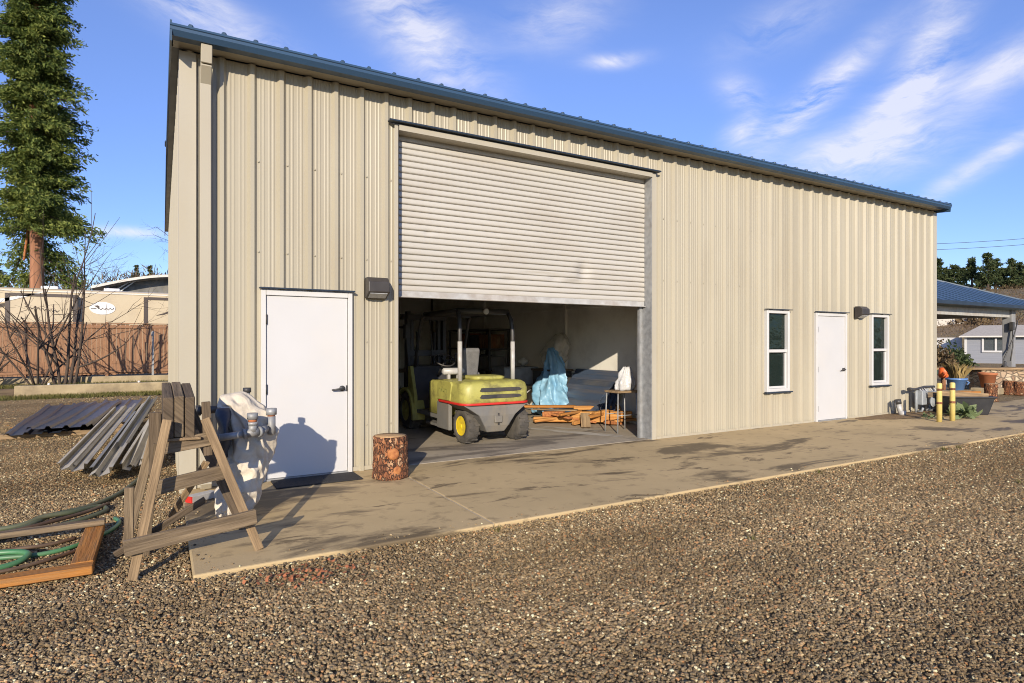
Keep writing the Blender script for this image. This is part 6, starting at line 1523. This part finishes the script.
# clouds: (azimuth, elevation, half length, half width, tilt in degrees, strength, streak field)
CL = [
    (65.29, 22.52, 3.58, 1.56, 60, 0.9, 1),
    (63.34, 18.82, 2.87, 1.28, 25, 1.1, 1),
    (69.23, 19.27, 3.4, 1.48, 25, 0.75, 1),
    (56.92, 19.98, 5.27, 1.11, 36, 1.2, 1),
    (60.8, 15.27, 5.41, 1.8, 5, 1.15, 1),
    (51.11, 21.05, 1.96, 1.07, -30, 0.7, 1),
    (51.36, 18.26, 1.78, 0.98, 20, 0.8, 1),
    (68.36, 13.3, 4.94, 0.75, 30, 0.75, 1),
    (39.91, 24.78, 2.63, 0.56, 0, 0.8, 0),
    (21.05, 27.32, 7.52, 2.63, -38, 1.0, 0),
    (3.94, 25.56, 8.11, 1.71, -22, 0.9, 0),
    (-2.87, 8.78, 2.39, 0.4, 2, 1.3, 0),
    (34.76, 28.14, 4.74, 1.9, 10, 0.5, 0),
    (54.2, 25.76, 4.35, 1.57, 10, 0.4, 1),
]
tot = None
for (a0, e0, hl, hw, tilt, k, fld) in CL:
    da, de = mth('SUBTRACT', az, a0), mth('SUBTRACT', el, e0)
    ct, stt = math.cos(R(tilt)), math.sin(R(tilt))
    u = mth('MULTIPLY', mth('ADD', mth('MULTIPLY', da, ct), mth('MULTIPLY', de, stt)), 1 / hl)
    w = mth('MULTIPLY', mth('SUBTRACT', mth('MULTIPLY', de, ct), mth('MULTIPLY', da, stt)), 1 / hw)
    r2 = mth('ADD', mth('MULTIPLY', u, u), mth('MULTIPLY', w, w))
    g = mth('MULTIPLY', mth('EXPONENT', mth('MULTIPLY', r2, -1.0)), k)
    v = mth('MULTIPLY', g, mth('MAXIMUM', mth('MULTIPLY_ADD', nsR if fld else nsL, 3.6, -1.2), 0))
    tot = v if tot is None else mth('ADD', tot, v)
cl = nt.nodes.new('ShaderNodeMath'); cl.operation = 'MINIMUM'; L(tot, cl.inputs[0]); cl.inputs[1].default_value = .72
hs = nt.nodes.new('ShaderNodeHueSaturation'); hs.inputs['Saturation'].default_value = 1.08
hs.inputs['Value'].default_value = 1.85
hs.inputs['Hue'].default_value = 0.518
L(sky.outputs['Color'], hs.inputs['Color'])
er = ramp(nt, [(0, (0.5, 0.56, 0.72)), (0.18, (0.66, 0.7, 0.82)), (0.42, (0.95, 0.93, 0.95)), (0.7, (1.0, 1.0, 1.0))]
); L(mth('MULTIPLY', el, 1 / 60), er.inputs['Fac'])
gr_ = nt.nodes.new('ShaderNodeMixRGB'); gr_.blend_type = 'MULTIPLY'; gr_.inputs['Fac'].default_value = 1; L(hs.outputs['Color'], gr_.inputs['Color1']); L(er.outputs['Color'], gr_.inputs['Color2'])
mx = nt.nodes.new('ShaderNodeMixRGB'); L(cl.outputs[0], mx.inputs['Fac']); L(gr_.outputs['Color'], mx.inputs['Color1'])
mx.inputs['Color2'].default_value = (7.6, 7.5, 8.1, 1)
L(mx.outputs['Color'], bg.inputs['Color'])

sd = bpy.data.lights.new('sun', 'SUN'); sd.energy = 5.0; sd.angle = R(.53); sd.color = (1.0, .88, .71)
so = bpy.data.objects.new('sun', sd); COL.objects.link(so)
dirv = Vector((math.sin(R(SUN_AZ)) * math.cos(R(SUN_EL)), math.cos(R(SUN_AZ)) * math.cos(R(SUN_EL)), math.sin(R(SUN_EL))))
so.rotation_euler = dirv.to_track_quat('Z', 'Y').to_euler(); so.location = dirv * 60

cam = bpy.data.cameras.new('camera'); cam.sensor_width = 36; cam.lens = 602 / 1024 * 36; cam.shift_y = 1.5 / 1024
cam.clip_start = .05; cam.clip_end = 6000
co = bpy.data.objects.new('camera', cam); COL.objects.link(co)
co.location = (0, 0, 1.537); co.rotation_euler = (R(90), 0, R(-30.2)); scene.camera = co

vs = scene.view_settings
vs.view_transform = 'Standard'; vs.look = 'None'; vs.exposure = 0.27
vs.gamma = 1.0; vs.use_curve_mapping = False
scene.cycles.use_denoising = True
scene.cycles.pixel_filter_type = 'BLACKMAN_HARRIS'; scene.cycles.filter_width = 1.0
scene.cycles.max_bounces = 8; scene.cycles.diffuse_bounces = 5; scene.cycles.transparent_max_bounces = 12
